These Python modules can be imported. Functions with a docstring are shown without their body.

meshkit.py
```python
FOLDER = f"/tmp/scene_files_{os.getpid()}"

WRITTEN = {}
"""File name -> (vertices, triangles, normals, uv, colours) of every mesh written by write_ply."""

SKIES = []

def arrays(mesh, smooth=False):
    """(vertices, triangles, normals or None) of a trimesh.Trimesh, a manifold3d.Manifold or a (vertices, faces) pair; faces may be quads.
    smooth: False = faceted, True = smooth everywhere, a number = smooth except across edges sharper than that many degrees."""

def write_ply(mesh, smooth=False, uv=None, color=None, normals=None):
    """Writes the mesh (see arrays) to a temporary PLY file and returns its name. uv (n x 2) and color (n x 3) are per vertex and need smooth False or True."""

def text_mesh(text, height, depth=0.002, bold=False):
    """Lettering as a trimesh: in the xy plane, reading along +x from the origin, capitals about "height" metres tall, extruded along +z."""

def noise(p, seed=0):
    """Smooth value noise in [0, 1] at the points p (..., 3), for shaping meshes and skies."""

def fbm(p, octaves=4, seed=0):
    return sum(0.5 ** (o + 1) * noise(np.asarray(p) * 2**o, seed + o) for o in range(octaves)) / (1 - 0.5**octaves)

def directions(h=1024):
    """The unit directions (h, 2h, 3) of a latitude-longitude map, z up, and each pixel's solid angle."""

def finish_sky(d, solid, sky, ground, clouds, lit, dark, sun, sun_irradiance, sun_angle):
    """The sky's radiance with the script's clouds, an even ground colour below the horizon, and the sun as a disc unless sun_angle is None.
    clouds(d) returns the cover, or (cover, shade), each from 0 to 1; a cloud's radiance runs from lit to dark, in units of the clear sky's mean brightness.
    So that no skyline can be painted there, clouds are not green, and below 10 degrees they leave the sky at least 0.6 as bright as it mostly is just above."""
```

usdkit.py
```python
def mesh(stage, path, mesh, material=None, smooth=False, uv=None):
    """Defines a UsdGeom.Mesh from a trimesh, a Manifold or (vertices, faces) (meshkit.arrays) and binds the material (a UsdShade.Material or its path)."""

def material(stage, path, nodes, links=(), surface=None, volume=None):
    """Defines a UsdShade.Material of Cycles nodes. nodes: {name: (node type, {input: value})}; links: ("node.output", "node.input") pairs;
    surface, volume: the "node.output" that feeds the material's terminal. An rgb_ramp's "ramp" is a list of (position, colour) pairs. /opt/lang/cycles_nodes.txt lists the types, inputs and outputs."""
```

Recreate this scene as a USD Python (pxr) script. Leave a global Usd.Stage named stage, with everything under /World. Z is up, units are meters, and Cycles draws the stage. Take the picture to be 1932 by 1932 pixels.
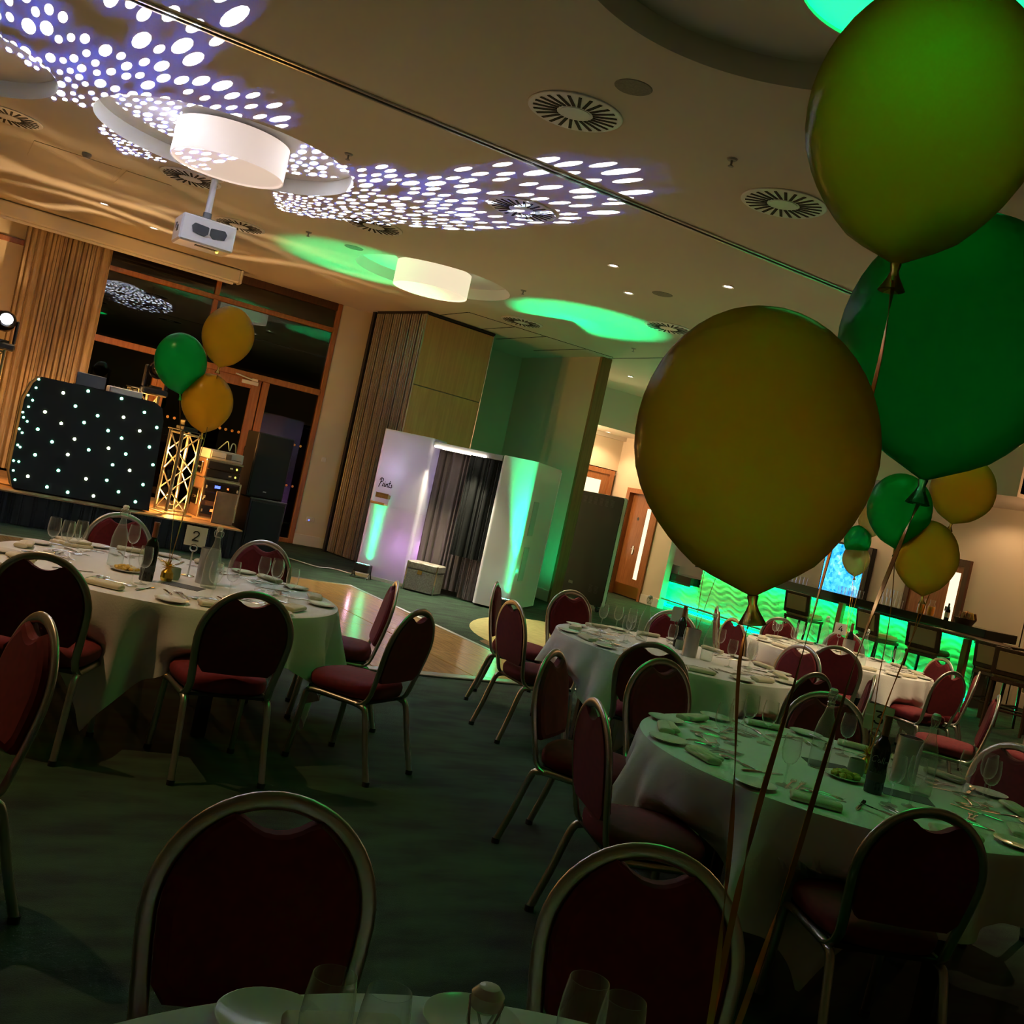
import math, random
import numpy as np, trimesh, usdkit, meshkit
from pxr import Usd, UsdGeom, UsdLux, UsdShade, Gf, Sdf
from shapely.geometry import Polygon, Point, box as sbox
from shapely.ops import unary_union

stage = Usd.Stage.CreateInMemory()
UsdGeom.SetStageUpAxis(stage, 'Z')
UsdGeom.SetStageMetersPerUnit(stage, 1.0)
UsdGeom.Xform.Define(stage, '/World')
UsdGeom.Scope.Define(stage, '/World/Looks')
PI = math.pi
rnd = random.Random(7)

# ------------------------------------------------------------------ camera
cam = UsdGeom.Camera.Define(stage, '/World/Camera')
CAM = np.array([0, 0, 1.65])
yaw, pitch, roll = np.radians([29.9, -0.92, 12.29])
fw = np.array([math.sin(yaw) * math.cos(pitch), math.cos(yaw) * math.cos(pitch), math.sin(pitch)])
r0 = np.array([math.cos(yaw), -math.sin(yaw), 0]); u0 = np.cross(r0, fw)
rt = math.cos(roll) * r0 + math.sin(roll) * u0
up = -math.sin(roll) * r0 + math.cos(roll) * u0
cm = np.eye(4); cm[0, :3], cm[1, :3], cm[2, :3], cm[3, :3] = rt, up, -fw, CAM
cam.AddTransformOp().Set(Gf.Matrix4d(cm.tolist()))
cam.CreateHorizontalApertureAttr(36.0); cam.CreateVerticalApertureAttr(36.0)
cam.CreateFocalLengthAttr(36.0 * 1980 / 1932)
cam.CreateClippingRangeAttr((0.05, 200))
cam.CreateExposureAttr(0.85)

# ------------------------------------------------------------------ lights
NL = [0]
def light(kind, pos, color, inten, radius=0.03, aim=None, cone=None, soft=0.3, size=None, point=False):
    NL[0] += 1
    L = {'sphere': UsdLux.SphereLight, 'rect': UsdLux.RectLight}[kind].Define(stage, '/World/lamp_light_%03d' % NL[0])
    L.CreateColorAttr(Gf.Vec3f(*color)); L.CreateIntensityAttr(inten); L.CreateNormalizeAttr(True)
    if kind == 'rect':
        L.CreateWidthAttr(size[0]); L.CreateHeightAttr(size[1])
    else:
        L.CreateRadiusAttr(radius)
    if point: L.CreateTreatAsPointAttr(True)
    m = np.eye(4)
    if aim is not None:
        z = np.array(pos, float) - np.array(aim, float); z /= np.linalg.norm(z)
        a = np.array([0, 0, 1.0]) if abs(z[2]) < .95 else np.array([1.0, 0, 0])
        x = np.cross(a, z); x /= np.linalg.norm(x)
        m[0, :3], m[1, :3], m[2, :3] = x, np.cross(z, x), z
    m[3, :3] = pos
    L.AddTransformOp().Set(Gf.Matrix4d(m.tolist()))
    if cone:
        s = UsdLux.ShapingAPI.Apply(L.GetPrim())
        s.CreateShapingConeAngleAttr(cone); s.CreateShapingConeSoftnessAttr(soft)
    return L
WARM = (1.0, .72, .42); GREEN = (.0, 1.0, .30); ORANGE = (1.0, .42, .08)
HEADS = [((0.75, 15.0, 2.42), (1.15, 8.9, 4.25), 11000), ((2.70, 15.0, 2.28), (3.75, 9.2, 4.25), 9500)]   # lamp, aim on the ceiling, power
for p, a, w in HEADS:                                    # the two moving heads: a point source behind a perforated gobo
    light('sphere', p, (.72, .83, 1.0), w, radius=.0002, point=True, aim=a, cone=40, soft=.05)
    light('sphere', p, (.05, .12, 1.0), w * .12, radius=.0011, aim=a, cone=40, soft=.05)      # blue fringe of its lens
DOWNLIGHTS = [(1.61, 15.04), (2.38, 15.73), (5.98, 9.41), (6.82, 10.28), (6.94, 8.66), (11.06, 16.02), (-.6, 5.6), (10.0, 6.2), (9.6, 7.6), (7.9, 4.7)]
for x, y in DOWNLIGHTS:                                  # lit ceiling downlights
    light('sphere', (x, y, 4.19), (1, .60, .26) if x < 0 else WARM, 34 if x < 0 else 26 if 9 < x < 10.5 else 60 if x == 7.9 else 20, radius=.03, aim=(x, y, 0), cone=50, soft=.7)
light('sphere', (13.0, 19.0, 3.38), (1, .62, .34), 10, radius=.04, aim=(13.0, 19.0, 0), cone=70, soft=.6)     # corridor lamps
light('sphere', (11.6, 18.9, 3.0), (1, .62, .34), 20, radius=.12)
for y in (11.2, 13.6, 15.8): light('sphere', (15.3, y, 3.12), (1, .56, .28), 4.5, radius=.05, aim=(15.5, y, 0), cone=75, soft=.6)   # bar soffit lamps
light('sphere', (15.2, 9.2, 2.9), (1, .50, .22), 16, radius=.08)                                      # wall lamp beyond the bar
UPL = [((5.90, 14.16, .24), (4.85, 13.60, 4.25)), ((7.42, 12.62, .24), (7.72, 12.52, 4.25))]
for (p, a), w in zip(UPL, (170, 260)):                   # green LED uplighters at the photo booth: a wide throw to the ceiling, tight beams up the panel
    light('sphere', p, GREEN, w, radius=.03, aim=a, cone=17, soft=.5)
for (p, a), w, gs in zip(UPL, (30, 24), ((.02, .10, .6, 2.2, 1.2), (.02, .10, .6, 1.6, 4.5))):      # each LED of the uplighters grazes the booth panel at its own height
    for h, c, g in zip((.13, .32, .62, 1.05, 1.7), (36, 21, 13, 8.5, 6.5), gs):
        q = (p[0] + .05, p[1] + .05, p[2]); light('sphere', q, GREEN, w * g, radius=.02, aim=(q[0] + .075, q[1] + .075, q[2] + h), cone=c, soft=.9)
UP3 = (8.75, 14.75, .24)
light('sphere', UP3, GREEN, 5, radius=.03, aim=(9.66, 15.3, 1.6), cone=60, soft=1.0)                 # third uplighter, behind the booth, washing the alcove
for x, y, z in ((3.2, 14.82, .62), (3.2, 14.82, 1.25), (2.62, 15.25, 1.0), (2.62, 15.25, 1.75), (.62, 15.0, .9), (.62, 15.0, 1.8)):
    light('sphere', (x, y, z), ORANGE, 8, radius=.03)    # lamps inside the truss totems
light('sphere', (2.1, 16.0, 1.7), (1, .62, .28), 55, radius=.008, aim=(2.1, 15.5, 4.2), cone=72, soft=.5)     # flame-effect lamp on the stage
for q in ((6.55, 13.68, 2.06), (6.90, 13.33, 2.06)): light('sphere', q, (1, .88, .62), 36, radius=.03, aim=(q[0] - .55, q[1] - .55, 0), cone=48, soft=.8)    # strip light over the booth doorway
light('sphere', (6.54, 14.18, .55), (.80, .38, 1.0), 1.3, radius=.04)
light('sphere', (5.98, 14.60, .55), (1.0, .5, .7), .45, radius=.04)
light('sphere', (6.30, 14.42, 1.65), (.72, .66, 1.0), 1.2, radius=.06)                              # cool lamp in its upper half                                     # pink lamp in the booth

# ------------------------------------------------------------------ materials
M = {}
def node(name, nodes, links, surface, volume=None):
    M[name] = usdkit.material(stage, '/World/Looks/' + name, nodes, links, surface=surface, volume=volume)
def mat(name, col, rough=.5, metal=0., noise=None, bump=None, stretch=None, **kw):
    """principled; noise=(scale, second colour) varies the colour, bump=(scale, distance) the relief"""
    n = {'p': ('principled_bsdf', dict(base_color=col, roughness=rough, metallic=metal, **kw))}; l = []
    if noise or bump:
        n['g'] = ('texture_coordinate', {})
        src = 'g.object'
        if stretch:
            n['m'] = ('mapping', {'scale': stretch}); l.append((src, 'm.vector')); src = 'm.vector'
    if noise:
        n['n'] = ('noise_texture', {'scale': noise[0], 'detail': 4}); n['x'] = ('mix', {'color1': col, 'color2': noise[1]})
        n['k'] = ('map_range', {'from_min': .35, 'from_max': .65, 'clamp': True})
        l += [(src, 'n.vector'), ('n.fac', 'k.value'), ('k.result', 'x.fac'), ('x.color', 'p.base_color')]
    if bump:
        n['b'] = ('noise_texture', {'scale': bump[0], 'detail': 3}); n['u'] = ('bump', {'distance': bump[1], 'strength': 1.0})
        l += [(src, 'b.vector'), ('b.fac', 'u.height'), ('u.normal', 'p.normal')]
    node(name, n, l, 'p.BSDF')
def emit(name, col, s):
    node(name, {'e': ('emission', {'color': col, 'strength': s})}, [], 'e.emission')
mat('ceiling_paint', (.66, .60, .52), .9)
mat('cove_paint', (.78, .74, .68), .85)
mat('wall_paint', (.70, .65, .52), .85)
mat('wall_beige', (.68, .60, .46), .85)
mat('skirting', (.72, .72, .68), .5)
mat('carpet', (.020, .060, .026), .95, noise=(2.6, (.005, .016, .008)), bump=(160, .004), stretch=(1, 2.4, 1))
mat('carpet_cream', (.60, .50, .22), .95, noise=(9, (.50, .42, .18)))
mat('carpet_brown', (.22, .12, .05), .95, noise=(9, (.16, .09, .04)))
for i, c in enumerate(((.50, .30, .11), (.43, .25, .09), (.55, .34, .14))):
    mat('dance_wood_%d' % i, c, .16, noise=(3, tuple(.72 * v for v in c)), stretch=(12, 1, 1))
mat('alu', (.62, .62, .60), .28, 1.0)
mat('chair_metal', (.56, .53, .47), .34, 1.0)
mat('rubber', (.012, .012, .012), .7)
mat('red_velvet', (.17, .005, .010), .85, noise=(40, (.13, .004, .008)))
mat('cloth', (.74, .73, .70), .8, bump=(90, .0008))
mat('napkin', (.66, .60, .44), .8, bump=(70, .001))
mat('china', (.74, .73, .68), .12)
mat('steel', (.62, .60, .57), .14, 1.0)
mat('brushed_steel', (.48, .47, .46), .35, 1.0, bump=(40, .0004), stretch=(1, 1, 30))
mat('black', (.010, .010, .011), .45)
mat('black_gloss', (.008, .009, .010), .12)
mat('black_cloth', (.006, .008, .008), .95)
mat('white_plastic', (.80, .80, .82), .35)
mat('white_gloss', (.80, .79, .82), .10)
mat('orange_wood', (.40, .16, .055), .35, noise=(4, (.30, .11, .035)), stretch=(8, 8, .8))
mat('panel_wood', (.62, .34, .13), .5, noise=(3, (.53, .28, .10)), stretch=(9, 9, .5))
mat('trim_wood', (.27, .16, .05), .5, noise=(5, (.21, .12, .04)), stretch=(9, 9, .5))
mat('dark_wood', (.085, .036, .016), .25, noise=(6, (.06, .025, .011)), stretch=(8, 8, 1))
mat('counter', (.018, .012, .010), .08)
mat('ply', (.26, .145, .07), .6, noise=(6, (.20, .11, .05)))
mat('drape', (.48, .37, .25), .85, noise=(18, (.34, .25, .15)), stretch=(1, 1, .15))
mat('grey_drape', (.16, .125, .12), .9)
mat('partition_grey', (.26, .23, .19), .7, noise=(60, (.20, .18, .15)))
mat('grey', (.30, .30, .30), .5)
mat('dark_grey', (.06, .06, .06), .5)
mat('cardboard_grey', (.10, .10, .10), .8)
mat('paper', (.72, .70, .62), .8)
mat('trunk_silver', (.42, .38, .33), .45, .3, noise=(45, (.26, .23, .2)), bump=(45, .004))
mat('brass', (.62, .36, .10), .3, 1.0)
mat('gold_foil', (.75, .50, .08), .22, 1.0)
mat('ribbon_gold', (.60, .30, .06), .25, .85)
mat('stool_fabric', (.42, .27, .11), .8)
mat('cork', (.20, .06, .02), .5)
mat('bottle_dark', (.006, .008, .006), .06)
mat('label_grey', (.045, .048, .048), .6)
mat('lettering', (.30, .30, .28), .6)
mat('ink', (.012, .011, .015), .6)
mat('chips', (.72, .50, .10), .6, noise=(60, (.60, .36, .06)))
mat('candle_pot', (.30, .40, .30), .3, transmission_weight=.3)
mat('juice', (.80, .32, .02), .2)
mat('snack', (.50, .26, .10), .6, noise=(30, (.62, .45, .22)))
mat('vent_dark', (.025, .023, .02), .9)
mat('sticker', (.85, .42, .13), .6)
mat('leafy_wall', (.22, .25, .16), .8, noise=(3.5, (.07, .10, .06)))
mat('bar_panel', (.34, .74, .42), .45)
mat('flight_case', (.10, .055, .035), .5)
mat('night', (.004, .004, .005), .9)
emit('led_strip', (.0, 1.0, .36), 24)
emit('led_top', (.0, 1.0, .17), 34)
emit('star_green', (.22, 1.0, .55), 3.2); emit('star_warm', (.75, 1.0, .55), 3.2)
emit('lens_glow', (.75, .82, 1.0), 8)
emit('bulb', (1.0, .80, .55), 9)
emit('lit_pane', (1.0, .70, .46), .75)
emit('lit_door', (1.0, .80, .48), .9)
emit('door_strip', (1.0, .86, .70), 9)
emit('led_blue', (.05, .08, 1.0), 3); emit('led_yellow', (1.0, .8, .05), 3); emit('led_red', (1.0, .09, .02), 3); emit('led_green', (.1, 1.0, .6), 6)
def lamp_shade(name, col, ecol, s):
    node(name, {'p': ('principled_bsdf', {'base_color': col, 'roughness': .8, 'emission_color': ecol, 'emission_strength': s})}, [], 'p.BSDF')
lamp_shade('shade_pink', (.85, .76, .70), (1, .80, .70), .30)
lamp_shade('shade_warm', (.85, .80, .70), (1, .86, .62), .42)
lamp_shade('shade_green', (.6, .8, .6), (.0, 1.0, .16), 1.8)
lamp_shade('shade_plain', (.8, .78, .72), (1, .9, .7), .0)
def pane(name, tint, lo, hi, power, gloss=.0, body=None, bodyf=.0, edge=.5):
    """see-through sheet: reflects lo face on, hi at grazing; body = a little milky diffuse"""
    n = {'t': ('transparent_bsdf', {'color': tint}), 'g': ('glossy_bsdf', {'color': (1, 1, 1), 'roughness': gloss}), 'f': ('layer_weight', {'blend': .5}),
         'w': ('math', {'math_type': 'power', 'value2': power}), 'k': ('map_range', {'to_min': lo, 'to_max': hi}), 'm': ('mix_closure', {})}
    l = [('f.facing', 'w.value1'), ('w.value', 'k.value'), ('k.result', 'm.fac'), ('g.BSDF', 'm.closure2')]
    if body:                                             # the milky part grows where the sheet turns edge on
        n['d'] = ('diffuse_bsdf', {'color': body}); n['m2'] = ('mix_closure', {}); n['k2'] = ('map_range', {'to_min': bodyf, 'to_max': edge}); n['w2'] = ('math', {'math_type': 'power', 'value2': 3.6})
        l += [('f.facing', 'w2.value1'), ('w2.value', 'k2.value'), ('k2.result', 'm2.fac'), ('t.BSDF', 'm2.closure1'), ('d.BSDF', 'm2.closure2'), ('m2.closure', 'm.closure1')]
    else:
        l.append(('t.BSDF', 'm.closure1'))
    node(name, n, l, 'm.closure')
pane('window_glass', (.55, .58, .58), .07, .8, 4)
pane('wine_glass', (.97, .98, .97), .03, .8, 3, .02, (.95, .97, .95), .03, 1.0)
pane('bottle_glass', (.90, .95, .92), .04, .5, 3, .05, (.80, .86, .82), .07, .7)
def balloon_mat(name, col, thru):
    node(name, {'d': ('principled_bsdf', {'base_color': col, 'roughness': .24, 'specular_ior_level': .55, 'coat_weight': .2, 'coat_roughness': .08}),
                't': ('translucent_bsdf', {'color': thru}), 'r': ('refraction_bsdf', {'color': tuple(c ** .30 for c in thru), 'roughness': .36, 'IOR': 1.4}),
                'm': ('mix_closure', {'fac': .55}), 'm2': ('mix_closure', {'fac': .72})},
         [('d.BSDF', 'm.closure1'), ('t.BSDF', 'm.closure2'), ('m.closure', 'm2.closure1'), ('r.BSDF', 'm2.closure2')], 'm2.closure')
balloon_mat('balloon_gold', (.78, .45, .025), (1.0, .66, .08))
balloon_mat('balloon_green', (.0, .30, .06), (.03, .72, .20))
balloon_mat('balloon_pale', (.72, .55, .22), (.9, .72, .3))
# backlit blue picture behind the bar: a city-like scatter of pale blocks on blue
node('blue_picture', {'g': ('texture_coordinate', {}), 'v': ('voronoi_texture', {'scale': 17.0, 'metric': 'chebychev'}), 'n': ('noise_texture', {'scale': 3.2, 'detail': 6}),
     'r': ('rgb_ramp', {'ramp': [(0, (.0, .05, .55)), (.35, (.0, .22, 1.0)), (.6, (.10, .55, 1.0)), (.8, (.75, .95, 1.0)), (1, (1, 1, 1))]}),
     'x': ('mix', {'fac': .72}), 'e': ('emission', {'strength': 1.1})},
     [('g.object', 'v.vector'), ('g.object', 'n.vector'), ('v.color', 'x.color1'), ('n.color', 'x.color2'), ('x.color', 'r.fac'), ('r.color', 'e.color')], 'e.emission')
# pink translucent skin of the lit booth panel
node('booth_skin', {'d': ('principled_bsdf', {'base_color': (.80, .79, .84), 'roughness': .12}), 't': ('translucent_bsdf', {'color': (.8, .75, .8)}), 'm': ('mix_closure', {'fac': .45})},
     [('d.BSDF', 'm.closure1'), ('t.BSDF', 'm.closure2')], 'm.closure')

# ------------------------------------------------------------------ mesh helpers
TM = trimesh.Trimesh
def cat(ms): return trimesh.util.concatenate([m for m in ms if m is not None])
def box(sx, sy, sz, c=(0, 0, 0), b=0.0):
    if b <= 0:
        m = trimesh.creation.box((sx, sy, sz))
    else:
        h = np.array([sx, sy, sz]) / 2; b = min(b, h.min() * .9); pts = []
        for s in np.ndindex(2, 2, 2):
            s = np.array(s) * 2 - 1
            for k in range(3):
                q = h - b; q[k] = h[k]; pts.append(s * q)
        m = TM(np.array(pts)).convex_hull
    m.apply_translation(c); return m
def bx(x0, x1, y0, y1, z0, z1, b=0.0):
    return box(x1 - x0, y1 - y0, z1 - z0, ((x0 + x1) / 2, (y0 + y1) / 2, (z0 + z1) / 2), b)
def cyl(r, z0, z1, n=24, c=(0, 0)):
    return lathe([(0, z0), (r, z0), (r, z1), (0, z1)], n, c)
def lathe(prof, n=24, c=(0, 0), open_=False):
    """(r, z) profile turned about z"""
    V, F, ring = [], [], []
    a = np.arange(n) * 2 * PI / n
    for r, z in prof:
        if r < 1e-9: ring.append([len(V)]); V.append((c[0], c[1], z))
        else:
            ring.append(list(range(len(V), len(V) + n))); V += [(c[0] + r * math.cos(t), c[1] + r * math.sin(t), z) for t in a]
    for p, q in zip(ring, ring[1:]):
        for i in range(n):
            j = (i + 1) % n
            if len(p) > 1 and len(q) > 1: F += [(p[i], p[j], q[j]), (p[i], q[j], q[i])]
            elif len(p) > 1: F.append((p[i], p[j], q[0]))
            elif len(q) > 1: F.append((p[0], q[j], q[i]))
    return TM(np.array(V, float), np.array(F), process=False)
def sweep(path, ra, rb=None, n=8, nref=None, closed=False, caps=True):
    """an oval section (ra along the reference normal, rb across it) along a path"""
    P = np.array(path, float); rb = ra if rb is None else rb
    ra = np.broadcast_to(ra, len(P)); rb = np.broadcast_to(rb, len(P))
    T = np.gradient(P, axis=0) if not closed else np.roll(P, -1, 0) - np.roll(P, 1, 0)
    T /= np.linalg.norm(T, axis=1, keepdims=True) + 1e-12
    V = []; N = None
    for i in range(len(P)):
        if nref is not None: N = np.array(nref, float)
        elif N is None: N = np.array([0, 0, 1.0]) if abs(T[i][2]) < .9 else np.array([1.0, 0, 0])
        N = N - (N @ T[i]) * T[i]; N /= np.linalg.norm(N) + 1e-12
        B = np.cross(T[i], N)
        for k in range(n):
            a = 2 * PI * k / n; V.append(P[i] + ra[i] * math.cos(a) * N + rb[i] * math.sin(a) * B)
    F = []; m = len(P)
    for i in range(m if closed else m - 1):
        for k in range(n):
            a, b = i * n + k, i * n + (k + 1) % n; c, d = ((i + 1) % m) * n + k, ((i + 1) % m) * n + (k + 1) % n
            F += [(a, b, d), (a, d, c)]
    if caps and not closed:
        for e in (0, (m - 1) * n):
            V.append(P[0] if e == 0 else P[-1]); q = len(V) - 1
            F += [(e + (k + 1) % n, e + k, q) if e == 0 else (e + k, e + (k + 1) % n, q) for k in range(n)]
    return TM(np.array(V), np.array(F), process=False)
def curve(pts, n=6):
    """Catmull-Rom through the points"""
    P = np.array(pts, float); P = np.vstack([2 * P[0] - P[1], P, 2 * P[-1] - P[-2]]); out = []
    for i in range(1, len(P) - 2):
        for t in np.arange(n) / n:
            a, b, c, d = P[i - 1:i + 3]
            out.append(.5 * (2 * b + (c - a) * t + (2 * a - 5 * b + 4 * c - d) * t * t + (3 * b - a - 3 * c + d) * t ** 3))
    return np.array(out + [P[-2]])
def loft(rings):
    """closed rings with the same number of points, flat caps by fan"""
    n = len(rings[0]); V = np.vstack(rings); F = []
    for i in range(len(rings) - 1):
        for k in range(n):
            a, b, c, d = i * n + k, i * n + (k + 1) % n, (i + 1) * n + k, (i + 1) * n + (k + 1) % n
            F += [(a, b, d), (a, d, c)]
    V = np.vstack([V, rings[0].mean(0), rings[-1].mean(0)]); p, q = len(V) - 2, len(V) - 1; e = (len(rings) - 1) * n
    for k in range(n):
        F += [((k + 1) % n, k, p), (e + k, e + (k + 1) % n, q)]
    return TM(V, np.array(F), process=False)
def ext(poly, h):
    poly = poly if hasattr(poly, 'exterior') or hasattr(poly, 'geoms') else Polygon(poly)
    return cat([trimesh.creation.extrude_polygon(g, h, engine='earcut') for g in getattr(poly, 'geoms', [poly])])
def xf(m, loc=(0, 0, 0), rz=0., rx=0., ry=0.):
    T = trimesh.transformations
    m = m.copy(); m.apply_transform(T.translation_matrix(loc) @ T.rotation_matrix(rz, (0, 0, 1)) @ T.rotation_matrix(ry, (0, 1, 0)) @ T.rotation_matrix(rx, (1, 0, 0))); return m
def bar(a, b, r, n=6): return sweep([a, b], r, n=n)
def ico(r, c, s=1): m = trimesh.creation.icosphere(s, r); m.apply_translation(c); return m

# ------------------------------------------------------------------ scene helpers
USED = {}
def numbered(parent, name):
    k = USED.get((parent, name), -1) + 1; USED[(parent, name)] = k
    return parent + '/' + (name if k == 0 else '%s_%03d' % (name, k))
def meta(p, label=None, cat_=None, group=None, kind=None):
    for k, v in (('label', label), ('category', cat_), ('group', group), ('kind', kind)):
        if v: p.SetCustomDataByKey(k, v)
    return p
def place(loc=(0, 0, 0), rz=0., tilt=None):
    m = np.eye(4); c, s = math.cos(rz), math.sin(rz); m[:2, :2] = [[c, s], [-s, c]]
    if tilt is not None:                                # local z leans towards the unit vector
        z = np.array(tilt, float) / np.linalg.norm(tilt); x = np.array([c, s, 0]); x -= (x @ z) * z; x /= np.linalg.norm(x)
        m[0, :3], m[1, :3], m[2, :3] = x, np.cross(z, x), z
    m[3, :3] = loc; return Gf.Matrix4d(m.tolist())
def obj(name, mesh, material, parent=None, smooth=35, label=None, cat_=None, group=None, kind=None, at=None):
    path = numbered(str(parent.GetPath()) if parent else '/World', name)
    p = usdkit.mesh(stage, path, mesh, M[material], smooth=smooth).GetPrim()
    if at is not None: UsdGeom.Xformable(p).AddTransformOp().Set(at)
    return meta(p, label, cat_, group, kind)
def thing(name, label=None, cat_=None, group=None, kind=None, at=None):
    x = UsdGeom.Xform.Define(stage, numbered('/World', name))
    x.AddTransformOp().Set(at if at is not None else place())
    return meta(x.GetPrim(), label, cat_, group, kind)
def dup(src, at, label=None, group=None):
    name = src.GetName()
    base = name[:-4] if name[-4:-3] == '_' and name[-3:].isdigit() else name
    if src.IsA(UsdGeom.Mesh):
        p = UsdGeom.Mesh.Define(stage, numbered('/World', base))
    else:
        p = UsdGeom.Xform.Define(stage, numbered('/World', base))
    o = p.GetPrim(); o.GetReferences().AddInternalReference(src.GetPath())
    UsdGeom.Xformable(o).GetTransformOp().Set(at) if UsdGeom.Xformable(o).GetTransformOp() else UsdGeom.Xformable(o).AddTransformOp().Set(at)
    if not src.IsA(UsdGeom.Mesh): o.SetInstanceable(True)
    d = src.GetCustomData(); return meta(o, label or d.get('label'), d.get('category'), group or d.get('group'))
class Kind:
    """first call builds at the given place, later calls make a copy of it"""
    def __init__(self, build): self.build, self.first = build, None
    def __call__(self, at, label, group=None):
        if self.first is None:
            self.first = self.build(label, group, at); return self.first
        return dup(self.first, at, label, group)
HOURS = 'twelve one two three four five six seven eight nine ten eleven'.split()
def clock(c, p):
    v = math.atan2(c[1], c[0]); a = math.atan2(p[1] - c[1], p[0] - c[0])
    return HOURS[round(((v - a) / (2 * PI) * 12)) % 12]
# ================================================================== the room
CZ = 4.25
S = dict(kind='structure')
COVES = [(-.65, 10.3, 1.2), (2.05, 10.28, 1.2), (5.55, 13.05, 1.05), (3.15, 3.72, 1.22)]
rooms = unary_union([sbox(-7, -6, 14.0, 17.67), sbox(9.84, 17.0, 13.7, 18.2)])
holes = unary_union([Point(x, y).buffer(r, 48) for x, y, r in COVES])
ceil = thing('ceiling', 'white plastered ceiling with round recesses', **S)
obj('plaster', xf(ext(rooms.difference(holes), .04), (0, 0, CZ)), 'ceiling_paint', ceil, smooth=False)
for x, y, r in COVES:
    obj('recess_rim', lathe([(r, CZ), (r, CZ + .15)], 64, (x, y)), 'cove_paint', ceil)
    obj('recess_top', cyl(r, CZ + .15, CZ + .19, 64, (x, y)), 'cove_paint', ceil, smooth=20)
for x in (6.93, 7.78, 8.37, 9.16):                      # joints of the access panels over the alcove
    obj('joint', bx(x - .008, x + .008, 14.68, 16.4, CZ - .004, CZ + .002), 'vent_dark', ceil, smooth=False)
obj('joint', bx(6.93, 9.7, 14.66, 14.68, CZ - .004, CZ + .002), 'vent_dark', ceil, smooth=False)
obj('joint', bx(9.76, 9.778, 9.0, 14.9, CZ - .004, CZ + .002), 'vent_dark', ceil, smooth=False)
obj('floor', bx(-7, 16.5, -6, 20, -.1, 0), 'carpet', smooth=False, label='dark green leafy patterned carpet', **S)

BK = 17.67
wb = thing('wall_back', 'plain cream wall beside the tall window', **S)
obj('plaster', bx(5.97, 9.7, BK, BK + .15, 0, CZ), 'wall_paint', wb, smooth=False)
obj('plaster', bx(.50, 1.2, BK, BK + .15, 0, CZ), 'wall_beige', wb, smooth=False)
obj('plaster', bx(-7, -1.6, BK, BK + .15, 0, CZ), 'wall_beige', wb, smooth=False)
obj('baseboard_back', bx(5.97, 6.56, BK - .02, BK, 0, .19, .006), 'skirting', label='white skirting board under the cream wall', **S)
obj('wall_left', bx(-7.15, -7, -6, BK, 0, CZ), 'wall_beige', smooth=False, **S)
obj('wall_front', bx(-7, 16.5, -6.15, -6, 0, CZ), 'wall_beige', smooth=False, **S)
wa = thing('wall_alcove', 'pale wall of the alcove behind the photo booth', **S)
obj('plaster', bx(9.66, 9.84, 14.97, 19.55, 0, CZ), 'wall_paint', wa, smooth=False)
obj('baseboard_alcove', bx(9.64, 9.66, 14.97, BK, 0, .19, .006), 'skirting', label='white skirting board of the alcove wall', **S)
obj('trim_1', bx(9.645, 9.855, 14.90, 14.97, 0, CZ, .006), 'trim_wood', label='tall wooden end post of the alcove wall', **S)
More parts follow.
